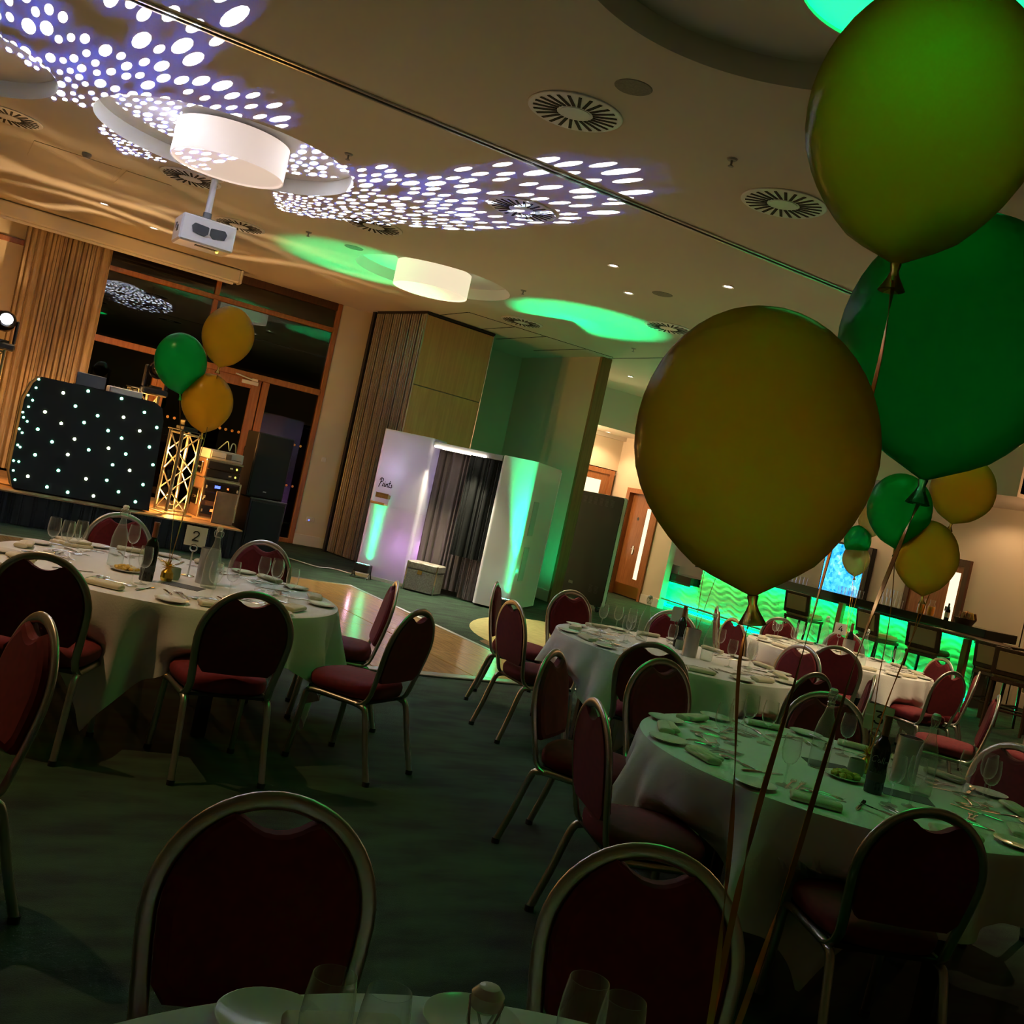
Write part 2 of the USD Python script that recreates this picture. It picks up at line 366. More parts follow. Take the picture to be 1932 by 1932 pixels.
# corridor
wc = thing('wall_corridor', 'warm lit corridor walls with a wooden door', **S)
obj('plaster', bx(9.84, 12.55, 19.55, 19.7, 0, CZ), 'wall_beige', wc, smooth=False)
obj('plaster', bx(12.55, 13.7, 19.55, 19.7, 2.68, CZ), 'wall_beige', wc, smooth=False)
obj('plaster', bx(13.7, 13.85, 17.1, 17.75, 0, CZ), 'wall_paint', wc, smooth=False)
obj('plaster', bx(13.7, 13.85, 18.95, 19.7, 0, CZ), 'wall_beige', wc, smooth=False)
obj('plaster', bx(13.7, 13.85, 17.75, 18.95, 2.33, CZ), 'wall_beige', wc, smooth=False)
obj('bulkhead', bx(9.84, 13.7, 18.2, 19.55, 3.45, 3.52), 'ceiling_paint', wc, smooth=False)
obj('bulkhead', bx(9.84, 13.7, 18.2, 18.26, 3.52, CZ), 'ceiling_paint', wc, smooth=False)
obj('bulkhead', bx(9.84, 13.7, 19.45, 19.55, 3.36, 3.45), 'ceiling_paint', wc, smooth=False)
obj('baseboard_corridor', bx(13.68, 13.7, 17.1, 17.72, 0, .19, .006), 'skirting', label='white skirting board beside the corridor door', **S)
d = thing('door_1', 'wooden corridor door with a lit glass light, seen above the black cabinet', **S)
obj('door_frame', cat([bx(13.50, 13.62, 19.50, 19.6, 0, 2.56), bx(12.55, 13.62, 19.50, 19.6, 2.56, 2.66), bx(12.55, 12.65, 19.5, 19.6, 0, 2.56)]), 'orange_wood', d, smooth=False)
obj('door_leaf', cat([bx(13.32, 13.50, 19.53, 19.58, 0, 2.56), bx(12.65, 12.83, 19.53, 19.58, 0, 2.56), bx(12.83, 13.32, 19.53, 19.58, 2.40, 2.56), bx(12.83, 13.32, 19.53, 19.58, 0, .9)]), 'orange_wood', d, smooth=False)
obj('glass_pane', bx(12.83, 13.32, 19.55, 19.56, .9, 2.40), 'lit_door', d, smooth=False)
d = thing('door_2', 'orange wooden corridor door with a narrow upright glass strip', **S)
obj('door_frame', cat([bx(13.66, 13.9, 17.72, 17.80, 0, 2.26), bx(13.66, 13.9, 18.84, 18.96, 0, 2.26), bx(13.66, 13.9, 17.72, 18.96, 2.26, 2.36)]), 'orange_wood', d, smooth=False)
obj('door_leaf', cat([bx(13.78, 13.83, 17.80, 18.10, .02, 2.26), bx(13.78, 13.83, 18.26, 18.84, .02, 2.26), bx(13.78, 13.83, 18.1, 18.26, .02, .42), bx(13.78, 13.83, 18.1, 18.26, 1.98, 2.26)]), 'orange_wood', d, smooth=False)
obj('glass_strip', bx(13.795, 13.81, 18.10, 18.26, .42, 1.98), 'lit_door', d, smooth=False)
obj('kick_plate', bx(13.772, 13.78, 17.82, 18.82, .03, .27), 'brass', d, smooth=False, label='brass kick plate')
obj('door_handle', cat([bx(13.765, 13.78, 18.42, 18.47, .93, 1.13, .005), sweep(curve([(13.76, 18.445, 1.06), (13.72, 18.445, 1.06), (13.715, 18.43, 1.06), (13.715, 18.33, 1.06)]), .009)]), 'steel', d)
obj('door_sign', xf(cyl(.035, 0, .004, 20), (13.778, 18.50, 1.72), ry=-PI / 2), 'dark_grey', d, label='small round sign')
# bar side
wr = thing('wall_right', 'cream wall behind the bar', **S)
obj('plaster', bx(16.0, 16.15, 10.6, 17.6, 0, 3.2), 'wall_paint', wr, smooth=False)
obj('plaster', bx(13.85, 16.1, 17.5, 17.65, 0, CZ), 'wall_beige', wr, smooth=False)
obj('wallpaper', bx(16.25, 16.4, -6, 10.6, 0, CZ), 'leafy_wall', wr, smooth=False, label='leafy green wallpaper')
obj('plaster', bx(16.0, 16.4, 10.55, 10.62, 0, 3.2), 'wall_paint', wr, smooth=False)
obj('ceiling_bar', bx(14.0, 16.4, 9.8, 17.6, 3.2, 3.26), 'ceiling_paint', smooth=False, label='low ceiling over the bar', **S)
obj('bulkhead', bx(13.94, 14.0, 9.8, 17.6, 3.2, CZ), 'ceiling_paint', smooth=False, label='drop between the hall ceiling and the bar ceiling', **S)
obj('ceiling_side', bx(14.0, 16.4, -6, 9.8, CZ, CZ + .04), 'ceiling_paint', smooth=False, label='hall ceiling right of the bar', **S)
obj('baseboard_right', bx(16.2, 16.25, 6, 10.55, 0, .26, .01), 'skirting', label='white plinth under the leafy wallpaper', **S)
d = thing('door_3', 'dark wooden door with a lit glass strip behind the bar', **S)
obj('door_frame', cat([bx(15.93, 16.02, 11.78, 11.88, 0, 2.1), bx(15.93, 16.02, 12.92, 13.02, 0, 2.1), bx(15.93, 16.02, 11.78, 13.02, 2.1, 2.22)]), 'dark_wood', d, smooth=False)
obj('door_leaf', cat([bx(15.96, 16.0, 12.14, 12.92, 0, 2.1), bx(15.96, 16.0, 11.88, 11.94, 0, 2.1), bx(15.96, 16.0, 11.94, 12.14, 1.98, 2.1), bx(15.96, 16.0, 11.94, 12.14, 0, .9)]), 'orange_wood', d, smooth=False)
obj('glass_strip', bx(15.97, 15.985, 11.94, 12.14, .9, 1.98), 'lit_door', d, smooth=False)
obj('notice', bx(15.955, 15.968, 12.01, 12.11, 1.28, 1.36), 'cardboard_grey', d, smooth=False, label='small dark notice on the glass')

# window wall
w = thing('window_1', 'tall timber framed window wall showing the dark night', **S)
FY0, FY1 = BK - .02, BK + .10
def frame(name, x0, x1, z0, z1, m='orange_wood', deep=0.): obj(name, bx(x0, x1, FY0 - deep, FY1, z0, z1, .008), m, w, smooth=False)
frame('jamb', 5.885, 5.97, 0, 4.25); frame('head_rail', -1.6, 5.885, 4.12, 4.25, 'dark_wood')
frame('mullion', 3.80, 3.88, 2.72, 4.12); frame('mullion', .95, 1.03, 0, 4.12); frame('jamb', -1.6, -1.5, 0, 4.25)
frame('transom', -1.5, 5.885, 3.74, 3.82, deep=.01); frame('transom', -1.5, 5.885, 2.62, 2.72, deep=.015)
frame('post', 3.12, 3.20, 0, 2.62); frame('post', 4.88, 5.0, 0, 2.62)
frame('sill', -1.5, 3.12, 0, .08); frame('sill', 5.0, 5.885, 0, .08)
for x0, x1, z0, z1 in ((-1.5, 3.80, 3.82, 4.12), (3.88, 5.885, 3.82, 4.12), (1.03, 3.80, 2.72, 3.74), (3.88, 5.885, 2.72, 3.74), (-1.5, 3.12, .08, 2.62), (5.0, 5.885, .08, 2.62)):
    obj('pane', bx(x0, x1, BK + .03, BK + .04, z0, z1), 'window_glass', w, smooth=False)
for x, z in ((5.65, 1.69), (5.76, 1.69), (5.66, .98), (5.77, .98), (3.0, 1.69), (2.89, 1.69)):
    obj('glass_marker', xf(cyl(.022, 0, .002, 16), (x, BK + .029, z), rx=PI / 2), 'sticker', w, label='orange dot on the glass')
d = thing('door_4', 'glazed timber door in the window wall with a closer at its top', **S)
for x0, x1, z0, z1, n in ((3.20, 3.34, .02, 2.62, 'stile'), (4.70, 4.86, .02, 2.62, 'stile'), (3.34, 4.70, 2.46, 2.62, 'rail'), (3.34, 4.70, .02, .25, 'rail')):
    obj(n, bx(x0, x1, BK - .005, BK + .065, z0, z1, .006), 'orange_wood', d, smooth=False)
obj('pane', bx(3.34, 4.70, BK + .03, BK + .04, .25, 2.46), 'window_glass', d, smooth=False)
obj('door_closer', cat([bx(4.52, 4.80, BK - .06, BK - .005, 2.52, 2.585, .008), bar((4.74, BK - .05, 2.60), (4.38, BK - .10, 2.645), .012), bx(4.68, 4.78, BK - .06, BK - .02, 2.59, 2.63, .004)]), 'white_plastic', d, label='pale grey door closer')
obj('pull_handle', cat([sweep([(4.80, BK - .06, 1.02), (4.80, BK - .06, 1.50)], .014), bar((4.80, BK - .06, 1.08), (4.80, BK, 1.08), .01), bar((4.80, BK - .06, 1.44), (4.80, BK, 1.44), .01)]), 'black', d, label='black pull bar')
for x in (3.48, 3.59, 4.34, 4.44, 4.55, 4.66):
    obj('glass_marker', xf(cyl(.024, 0, .002, 16), (x, BK + .029, 1.70), rx=PI / 2), 'sticker', d, label='orange dot on the glass')
obj('night_ground', bx(-12, 12, BK + .3, BK + 14, -.12, -.02), 'night', smooth=False, label='dark ground outside the window', kind='structure')

# dance floor: square panels inside a metal edge
df = thing('dance_floor', 'portable wooden dance floor of square panels with a metal edge', 'dance floor', at=place((5.62, 8.0, 0), math.radians(3.6)))
k = 0
for i in range(8):
    for j in range(5):
        k = (i * 7 + j * 3) % 3
        obj('floor_panel', xf(box(.986, .972, .02, b=.003), (-.5 - i - .05, .55 + j * .98, .012)), 'dance_wood_%d' % k, df, smooth=False)
for a, b, c, e in ((-8.1, .02, -.06, .06), (-8.1, .02, 4.96, 5.06), (-.05, .02, .06, 4.96)):
    obj('edge_strip', bx(a, b, c, e, 0, .022, .006), 'alu', df, smooth=False, label='ramped metal edge strip')
# pattern woven into the carpet right of the dance floor
def blob(cx, cy, a, b, rz, z, n=48):
    t = np.arange(n) * 2 * PI / n; p = np.c_[a * np.cos(t), b * np.sin(t)]
    c, s = math.cos(rz), math.sin(rz); return Polygon(np.c_[cx + c * p[:, 0] - s * p[:, 1], cy + s * p[:, 0] + c * p[:, 1]])
right = sbox(5.66, 7.5, 9, 14)
obj('carpet_inlay', xf(ext(blob(7.2, 10.9, 1.75, 1.0, .9, 0).intersection(right), .003), (0, 0, .0005)), 'carpet_cream', label='cream oval woven into the carpet beside the dance floor', kind='structure')
obj('carpet_inlay', xf(ext(blob(6.5, 9.4, 1.3, 1.0, .7, 0).intersection(sbox(5.70, 8, 7.5, 10.8)).difference(blob(7.2, 10.9, 1.77, 1.02, .9, 0)), .003), (0, 0, .0005)), 'carpet_brown', label='brown patch woven into the carpet beside the dance floor', kind='structure')

# ---------------------------------------------------------------- things on the ceiling
tr = thing('ceiling_track', 'metal partition track running across the ceiling', 'track')
for s in (-1, 1): obj('rail', bx(-7, 13.9, 7.43 + s * .035 - .012, 7.43 + s * .035 + .012, CZ - .014, CZ, .003), 'alu', tr, smooth=False)
obj('slot', bx(-7, 13.9, 7.407, 7.453, CZ - .004, CZ), 'vent_dark', tr, smooth=False)
def mk_vent(label, group, at):
    t = thing('ceiling_vent', label, 'vent', group, at=at)
    obj('plate', lathe([(0, -.014), (.315, -.014), (.325, -.008), (.325, 0), (0, 0)], 48), 'white_plastic', t)
    obj('hub', cyl(.105, -.018, -.014, 32), 'white_plastic', t)
    for k in range(24):
        a = 2 * PI * k / 24
        obj('slot', xf(box(.165, .022, .004), (.205 * math.cos(a) - .02 * math.sin(a), .205 * math.sin(a) + .02 * math.cos(a), -.0155), a), 'vent_dark', t, smooth=False)
    return t
vent = Kind(mk_vent)
for x, y, l in ((3.39, 6.21, 'nearest the camera, high in the middle'), (5.30, 6.18, 'beside the big gold balloon at top right'), (2.06, 11.9, 'just behind the projector pole'),
                (3.05, 13.62, 'lit orange, right of the projector'), (3.95, 11.24, 'under the right end of the projected dots'), (4.41, 8.68, 'covered in projected white dots'),
                (7.56, 14.09, 'between the folded partition and the green light streak'), (8.24, 11.31, 'right of the green light streak'), (.25, 11.87, 'cut by the left edge of the photo'), (9.6, 10.4, 'mostly behind the middle gold balloon')):
    vent(place((x, y, CZ)), 'round slotted ceiling air vent, ' + l)
def mk_speaker(label, group, at):
    t = thing('ceiling_speaker', label, 'speaker', group, at=at)
    obj('grille', lathe([(0, -.004), (.115, -.004), (.12, 0)], 32), 'partition_grey', t); return t
spk = Kind(mk_speaker)
for x, y, l in ((3.38, 5.53, 'above the nearest vent'), (4.28, 12.73, 'left of the green lit recess'), (6.98, 9.84, 'above the middle gold balloon')):
    spk(place((x, y, CZ)), 'flush round ceiling speaker grille ' + l)
def mk_sprinkler(label, group, at):
    t = thing('sprinkler', label, 'sprinkler', group, at=at)
    obj('rose', lathe([(0, -.012), (.03, -.012), (.04, 0)], 20), 'grey', t)
    obj('head', cat([cyl(.008, -.05, -.012, 8), cyl(.02, -.055, -.05, 12)]), 'grey', t); return t
spr = Kind(mk_sprinkler)
for x, y, l in ((2.8, 8.99, 'above the dotted recess'), (4.49, 5.86, 'between the two right vents'), (3.67, 12.69, 'between the projector and the green recess'), (6.35, 11.97, 'right of the green recess'), (9.2, 13.4, 'above the wooden end post')):
    spr(place((x, y, CZ)), 'small ceiling sprinkler head ' + l)
def mk_down(label, group, at):
    t = thing('downlight', label, 'ceiling light', group, at=at)
    obj('trim_ring', lathe([(.042, -.004), (.062, -.012), (.066, 0)], 28), 'white_plastic', t)
    obj('lens', cyl(.042, -.006, -.002, 24), 'bulb', t); return t
down = Kind(mk_down)
for (x, y), l in zip(DOWNLIGHTS + [(13.0, 19.2)], ('above the left curtain', 'left of the projector', 'above the tall middle gap, the highest of three', 'below the highest of the middle three', 'right one of the middle three', 'beside the wooden end post', 'left of the photo', 'right of the photo',  'behind the huge green balloon', 'nearer one right of the photo', 'low over the corridor doors')):
    down(place((x, y, CZ if y < 19 else 3.45)), 'small lit ceiling downlight ' + l)
p = thing('ceiling_panel', 'faint square access hatch with a small sensor in the ceiling at left', 'hatch')
obj('panel', bx(.55, 1.45, 12.6, 13.5, CZ - .006, CZ, .002), 'ceiling_paint', p, smooth=False)
obj('panel', bx(1.5, 2.0, 12.6, 13.5, CZ - .006, CZ, .002), 'ceiling_paint', p, smooth=False)
obj('sensor', xf(lathe([(.05, 0), (.05, -.02), (.03, -.05), (0, -.055)], 20), (1.06, 12.4, CZ)), 'grey', p)
def drum(x, y, r, z0, z1, m, label, side=None):
    t = thing('drum_pendant', label, 'ceiling light', at=place((x, y, 0)))
    obj('shade', lathe([(r - .012, z1), (r, z1), (r, z0), (r - .012, z0), (r - .012, z1)], 64), side or m, t)
    obj('diffuser', cyl(r - .012, z0 + .015, z0 + .025, 48), m, t)
    obj('ceiling_rod', cyl(.02, z1 - .01, CZ + .15, 10), 'white_plastic', t)
    obj('top_cover', cyl(r - .012, z1 - .02, z1 - .01, 48), 'white_plastic', t)
drum(2.06, 10.15, .52, 4.05, 4.36, 'shade_pink', 'big pinkish white drum lamp in the dotted ceiling recess')
drum(5.50, 12.95, .50, 4.05, 4.36, 'shade_warm', 'cream drum lamp in the green lit ceiling recess')
drum(3.48, 3.35, .62, 4.20, 4.385, 'shade_green', 'green lit drum lamp behind the top gold balloon', 'shade_plain')
t = thing('projector', 'white ceiling projector hanging from a pole', 'projector', at=place((2.24, 11.54, 0), -.02))
obj('pole', cyl(.035, 3.86, CZ, 16), 'white_plastic', t)
obj('ceiling_plate', cyl(.09, CZ - .02, CZ, 24), 'white_plastic', t)
obj('bracket', cat([cyl(.045, 3.80, 3.87, 16), bx(-.13, .13, -.08, .08, 3.775, 3.805, .006)]), 'dark_grey', t)
obj('body', bx(-.27, .29, -.20, .24, 3.50, 3.78, .018), 'white_plastic', t)
for s in (-1, 1):
    v = np.array([(-.075, .035), (.055, .045), (.075, .02), (.06, -.03), (-.045, -.045), (-.075, -.02)]) * (s, 1)
    obj('grip_hole', xf(ext(Polygon(v).buffer(.012), .012), (.02 + s * .095, -.196, 3.645), rx=PI / 2), 'black', t, label='dark moulded grip hole')
obj('vent_slot', bx(-.08, .16, -.12, -.06, 3.494, 3.502), 'black', t, smooth=False)
obj('side_port', cat([bx(-.276, -.268, -.06, .02, 3.60, 3.66), bx(-.276, -.268, .05, .09, 3.64, 3.70)]), 'dark_grey', t, smooth=False)
obj('indicator', ico(.016, (.16, -.06, 3.492)), 'led_yellow', t, label='glowing amber lamp')
t = thing('projector_screen_housing', 'long white projector screen case under the ceiling above the window', 'projector screen')
obj('case', bx(-3.2, 4.02, 17.12, 17.32, 4.03, 4.235, .02), 'white_plastic', t)
obj('end_cap', bx(4.02, 4.06, 17.11, 17.33, 4.02, 4.24, .012), 'white_plastic', t)
obj('bottom_bar', bx(-3.1, 3.95, 17.19, 17.25, 3.99, 4.03, .008), 'white_plastic', t)
# the curtain: pleated
def pleats(x0, x1, y, z0, z1, n, amp, seed, gather=0., flat=12):
    r = np.random.default_rng(seed); m = n * flat; s = np.linspace(0, 1, m)
    ph = 2 * PI * (n * s + .6 * np.sin(7 * s + seed) + .35 * np.sin(17 * s + 2 * seed)); av = .75 + .3 * np.sin(11 * s + seed) + .2 * np.sin(29 * s); V = []
    zs = np.linspace(z0, z1, 9)
    for z in zs:
        g = 1 - gather * math.sin(PI * (z - z0) / (z1 - z0)) * .5; t = (z - z0) / (z1 - z0)
        V.append(np.c_[x0 + (x1 - x0) * (.5 + (s - .5) * g) + .012 * np.cos(ph), y + amp * av * (1.1 - .35 * t) * np.sin(ph + .5 * t * np.sin(9 * s)) + .01 * np.sin(3 * ph), np.full(m, z)])
    V = np.vstack(V); F = []
    for i in range(len(zs) - 1):
        for k in range(m - 1):
            a = i * m + k; F += [(a, a + 1, a + m + 1), (a, a + m + 1, a + m)]
    return TM(V, np.array(F), process=False)
t = thing('curtain', 'floor length beige pleated curtain left of the window', 'curtain')
obj('drape', pleats(.90, 2.14, 17.42, .42, 4.13, 17, .045, 3), 'drape', t, smooth=60)
obj('curtain_rail', bx(-1.6, 2.16, 17.40, 17.44, 4.13, 4.16, .004), 'white_plastic', t)
t = thing('socket_plate', 'white double wall socket with a blue glowing light', 'socket', at=place((6.20, BK, .47)))
obj('plate', box(.15, .01, .09, (0, -.005, 0), .004), 'white_plastic', t); obj('indicator', box(.022, .004, .02, (-.025, -.011, -.012)), 'led_blue', t); obj('indicator', box(.018, .004, .02, (.012, -.011, .012)), 'white_gloss', t)
t = thing('wall_switch', 'small white wall switch between the window and the partition', 'switch', at=place((6.21, BK, 1.55)))
obj('plate', box(.085, .01, .085, (0, -.005, 0), .004), 'white_plastic', t); obj('rocker', box(.03, .008, .05, (0, -.012, 0), .003), 'white_plastic', t)

# ---------------------------------------------------------------- folding partition in the alcove
t = thing('folding_partition', 'stack of parked partition leaves with a wood veneer face', 'partition', at=place((6.69, 15.62, 0), math.radians(9)))
for k in range(11):
    y = .05 + k * .142
    obj('leaf', bx(0 + .012 * (k % 2), 1.38, y, y + .118, .02, CZ - .05, .004), 'partition_grey', t, smooth=False)
    obj('edge_seal', bx(-.014, .012, y + .012, y + .034, .02, CZ - .05, .004), 'alu', t, smooth=False, label='pale aluminium edge seal')
    obj('edge_seal', bx(-.014, .012, y + .084, y + .106, .02, CZ - .05, .004), 'alu', t, smooth=False, label='pale aluminium edge seal')
obj('end_leaf', bx(-.02, .06, 1.64, 1.72, .0, CZ - .02), 'black', t, smooth=False, label='black end jamb')
obj('face_panel', bx(.015, 1.375, .025, .05, 3.06, CZ - .06, .004), 'panel_wood', t, smooth=False, label='upper wood veneer panel')
obj('face_panel', bx(.015, 1.375, .025, .05, .03, 3.045, .004), 'panel_wood', t, smooth=False, label='lower wood veneer panel')
obj('edge_seal', bx(-.012, .015, .02, .05, .02, CZ - .05), 'alu', t, smooth=False); obj('edge_seal', bx(1.375, 1.39, .02, .05, .02, CZ - .05), 'alu', t, smooth=False)
obj('top_gap', bx(0, 1.4, .02, 1.6, CZ - .045, CZ - .005), 'vent_dark', t, smooth=False)
# ================================================================== stage, disco kit
ST = .40
t = thing('stage', 'low stage with brown deck and black skirt at the window', 'stage')
obj('deck', bx(-3.0, 4.0, 13.98, 17.2, ST - .014, ST, .003), 'ply', t, smooth=False); obj('frame', bx(-2.98, 3.99, 14.0, 17.2, ST - .06, ST - .014), 'black', t, smooth=False)
obj('edge_trim', cat([bx(-3.0, 4.01, 13.968, 13.98, ST - .014, ST + .003), bx(4.0, 4.012, 13.98, 17.2, ST - .014, ST + .003)]), 'alu', t, smooth=False)
obj('skirt', cat([pleats(-3.0, 4.0, 13.985, .01, ST - .016, 60, .012, 5, flat=6), xf(pleats(0, 3.1, 0, .01, ST - .016, 26, .012, 6, flat=6), (4.0, 14.0, 0), PI / 2)]), 'black_cloth', t, smooth=60)
# star cloth DJ stand: LED positions as (x, z) on the front and on the curved left end
t = thing('dj_stand', 'black star cloth DJ stand dotted with green and white lights', 'DJ booth')
prof = np.array([(1.17, ST + .02), (1.10, .62), (1.10, 1.52), (1.16, 1.74), (1.24, 1.84), (2.62, 1.84), (2.73, 1.78), (2.78, 1.62), (2.82, .6), (2.83, ST + .02)])
obj('cloth_front', xf(ext(Polygon(prof), .62), (0, 14.94, 0), rx=PI / 2), 'black_cloth', t, smooth=25)
FRONT = [(1.52, 1.7), (1.8, 1.79), (2.21, 1.79), (1.36, 1.42), (1.69, 1.57), (1.97, 1.51), (2.28, 1.56), (2.52, 1.68), (1.32, 1.19), (1.57, 1.32), (1.83, 1.39), (2.13, 1.35), (2.51, 1.43), (2.71, 1.52), (1.51, 1.07), (1.76, 1.16), (2.31, 1.29), (1.95, 1.06), (2.18, 1.13), (2.67, 1.25), (1.35, .87), (1.72, .95), (2.4, 1.1), (2.27, .93), (2.49, .9), (2.76, 1.03), (1.65, .73), (1.99, .69), (2.24, .72), (2.69, .75), (1.32, .59), (1.56, .5), (1.81, .48), (2.12, .49), (2.41, .6), (2.64, .51)]
for k, (x, z) in enumerate(FRONT):
    obj('star_light', ico(.021, (x, 14.318, z), 2), 'star_warm' if k % 3 == 0 else 'star_green', t)
SIDE = [(1.21, 1.8), (1.2, 1.69), (1.13, 1.58), (1.19, 1.53), (1.16, 1.44), (1.11, 1.36), (1.13, 1.3), (1.18, 1.26), (1.11, 1.15), (1.15, 1.11), (1.13, .95), (1.16, .93), (1.12, .75), (1.18, .75), (1.14, .63), (1.18, .52)]
for x, z in SIDE: obj('star_light', ico(.016, (x + .005, 14.316, z), 2), 'star_green', t)
t = thing('laptop', 'black laptop screen standing on the DJ stand', 'laptop', at=place((1.85, 14.62, 1.84)))
obj('screen', xf(box(.36, .012, .17, (0, 0, .09), .004), rx=-.15), 'black', t); obj('base', box(.36, .22, .02, (0, .12, .01), .004), 'black', t)
t = thing('dj_mixer', 'pale flat console catching green light on the DJ stand', 'mixer', at=place((2.29, 14.62, 1.84)))
obj('body', box(.42, .30, .085, (0, .1, .045), .01), 'white_plastic', t)
for k in range(6): obj('knob', cyl(.012, .085, .105, 10, (-.15 + .06 * k, .06)), 'black', t)
def truss(x, y, z0, z1, label):
    t = thing('truss_tower', label, 'truss', at=place((x, y, 0), .35)); h = .145
    for sx in (-1, 1):
        for sy in (-1, 1): obj('chord', sweep([(sx * h, sy * h, z0 + .03), (sx * h, sy * h, z1 - .02)], .024, n=10), 'alu', t)
    n = max(2, round((z1 - z0) / .30)); dz = (z1 - z0 - .1) / n
    for k in range(n):
        a, b = z0 + .05 + k * dz, z0 + .05 + (k + 1) * dz; s = 1 if k % 2 else -1
        for p, q in (((-h * s, -h), (h * s, -h)), ((-h * s, h), (h * s, h)), ((-h, -h * s), (-h, h * s)), ((h, -h * s), (h, h * s))):
            obj('brace', bar((*p, a), (*q, b), .011), 'alu', t)
    for z in (z0 + .05, z1 - .05):
        obj('ring', cat([bar((-h, -h, z), (h, -h, z), .014), bar((-h, h, z), (h, h, z), .014), bar((-h, -h, z), (-h, h, z), .014), bar((h, -h, z), (h, h, z), .014)]), 'alu', t)
    obj('base_plate', box(.44, .44, .02, (0, 0, z0 + .01), .003), 'alu', t); obj('top_plate', box(.36, .36, .015, (0, 0, z1 - .008), .003), 'black', t)
    obj('lamp_bar', cyl(.035, z0 + .02, z0 + .12, 16), 'black', t, label='black lamp glowing orange inside the truss')
    return t
truss(3.2, 14.82, ST, 1.56, 'short aluminium truss tower glowing orange right of the DJ stand')
truss(2.62, 15.25, ST, 2.0, 'taller truss tower behind the DJ stand, only its lit top showing')
truss(.62, 15.0, ST, 2.10, 'orange lit truss tower at the left edge of the photo')
t = thing('effect_lamp', 'small black lamp on top of the short truss tower', 'stage light', at=place((3.2, 14.82, 1.56), .35))
obj('base', box(.22, .20, .05, (0, 0, .025), .008), 'black', t); obj('body', box(.17, .15, .10, (0, 0, .10), .02), 'black_gloss', t)
# moving heads: hollow barrel, lamp at its back, perforated gobo in its mouth
BLOBS = [[(-.5, 7.4), (.4, 6.5), (1.23, 6.53), (1.33, 7.29), (1.36, 7.59), (1.35, 8.19), (1.52, 8.32), (2.1, 8.5), (2.21, 9.0), (2.05, 9.7), (2.10, 10.2), (1.85, 11.1), (1.72, 11.6), (1.36, 11.82), (1.04, 11.27), (.97, 10.54), (.66, 10.5), (.38, 10.76), (.11, 10.6), (-.4, 10.39), (-.7, 9)],
         [(2.71, 11.11), (2.62, 10.15), (2.7, 9.37), (2.97, 9.42), (3.15, 8.9), (3.44, 8.79), (3.56, 7.98), (3.73, 7.22), (3.93, 6.93), (4.15, 6.82), (4.6, 7.04), (4.7, 7.43), (4.91, 8.13), (4.84, 8.65), (4.67, 9.73), (4.46, 10.3), (3.86, 11.11), (3.48, 11.81), (3.11, 12.03)]]
VOID = [[(.55, 8.0, .34), (.75, 8.45, .22), (.25, 9.1, .25), (.95, 9.35, .2), (1.15, 7.75, .18), (1.3, 9.1, .15)], [(3.95, 8.3, .18), (3.5, 9.6, .2), (4.3, 9.0, .22), (3.1, 10.6, .15)]]
GD = .13
def moving_head(h, label):
    p, aim, _ = HEADS[h]; p = np.array(p); ax = np.array(aim) - p; ax /= np.linalg.norm(ax)
    ex = np.cross(ax, (0, 0, 1.)); ex /= np.linalg.norm(ex); ey = np.cross(ex, ax)
    def to(pt):
        d = np.array([pt[0], pt[1], CZ]) - p; return np.array([d @ ex, d @ ey]) / (d @ ax) * GD
    region = Polygon([to(q) for q in BLOBS[h]]).buffer(0); voids = [(to(q), q[2]) for q in VOID[h]]
    r = np.random.default_rng(11 + h); x0, y0, x1, y1 = region.bounds; pts = []
    for _ in range(30000):
        q = np.array([r.uniform(x0, x1), r.uniform(y0, y1)])
        if not region.contains(Point(q)): continue
        d = np.array([*q, GD]); w = p + (ex * d[0] + ey * d[1] + ax * d[2]) * ((CZ - p[2]) / (ex * d[0] + ey * d[1] + ax * d[2])[2])
        if any(np.hypot(w[0] - v[1][0], w[1] - v[1][1]) < v[1][2] for v in [(0, u) for u in VOID[h]]): continue
        rad = GD * (.0046 + .0038 * r.random() ** 2)
        if all(np.hypot(*(q - o[:2])) > rad + o[2] + GD * .0032 for o in pts): pts.append(np.array([*q, rad]))
    disc = Point(0, 0).buffer(.075, 24).difference(unary_union([Point(o[0], o[1]).buffer(o[2], 3) for o in pts]))
    R = np.eye(4); R[:3, 0], R[:3, 1], R[:3, 2], R[:3, 3] = ex, ey, ax, p
    t = thing('moving_head', label, 'stage light')
    def put(n, m, mt, parent=t, **kw):
        m = m.copy(); m.apply_transform(R); return obj(n, m, mt, parent, **kw)
    put('barrel', lathe([(0, -.11), (.05, -.105), (.10, -.07), (.125, 0), (.125, .10), (.10, .145), (.078, .148), (.074, .12), (.074, .01), (.06, -.02), (0, -.03)], 32), 'black_gloss')
    put('lens', xf(ext(disc, .0006), (0, 0, GD)), 'lens_glow', label='glowing lens with its dotted pattern plate', smooth=False)
    z = p[2] - .25
    for s in (-1, 1):
        obj('yoke_arm', cat([box(.035, .13, .30, (p[0] + s * .15, p[1], z + .15), .012)]), 'black', t)
    obj('base', cat([box(.34, .26, .09, (p[0], p[1], z - .05), .02), cyl(.10, z - .005, z + .03, 24, (p[0], p[1]))]), 'black', t)
    return t
moving_head(0, 'black moving head light with a bright white lens at the left edge')
moving_head(1, 'black moving head light on the truss behind the green balloon')
t = thing('flame_lamp', 'small black flame effect lamp on the stage behind the DJ stand', 'stage light', at=place((2.1, 16.0, ST)))
obj('stand', cyl(.03, 0, 1.1, 12), 'black', t); obj('body', box(.24, .24, .12, (0, 0, 1.16), .02), 'black', t)
fr = np.random.default_rng(5); slots = []
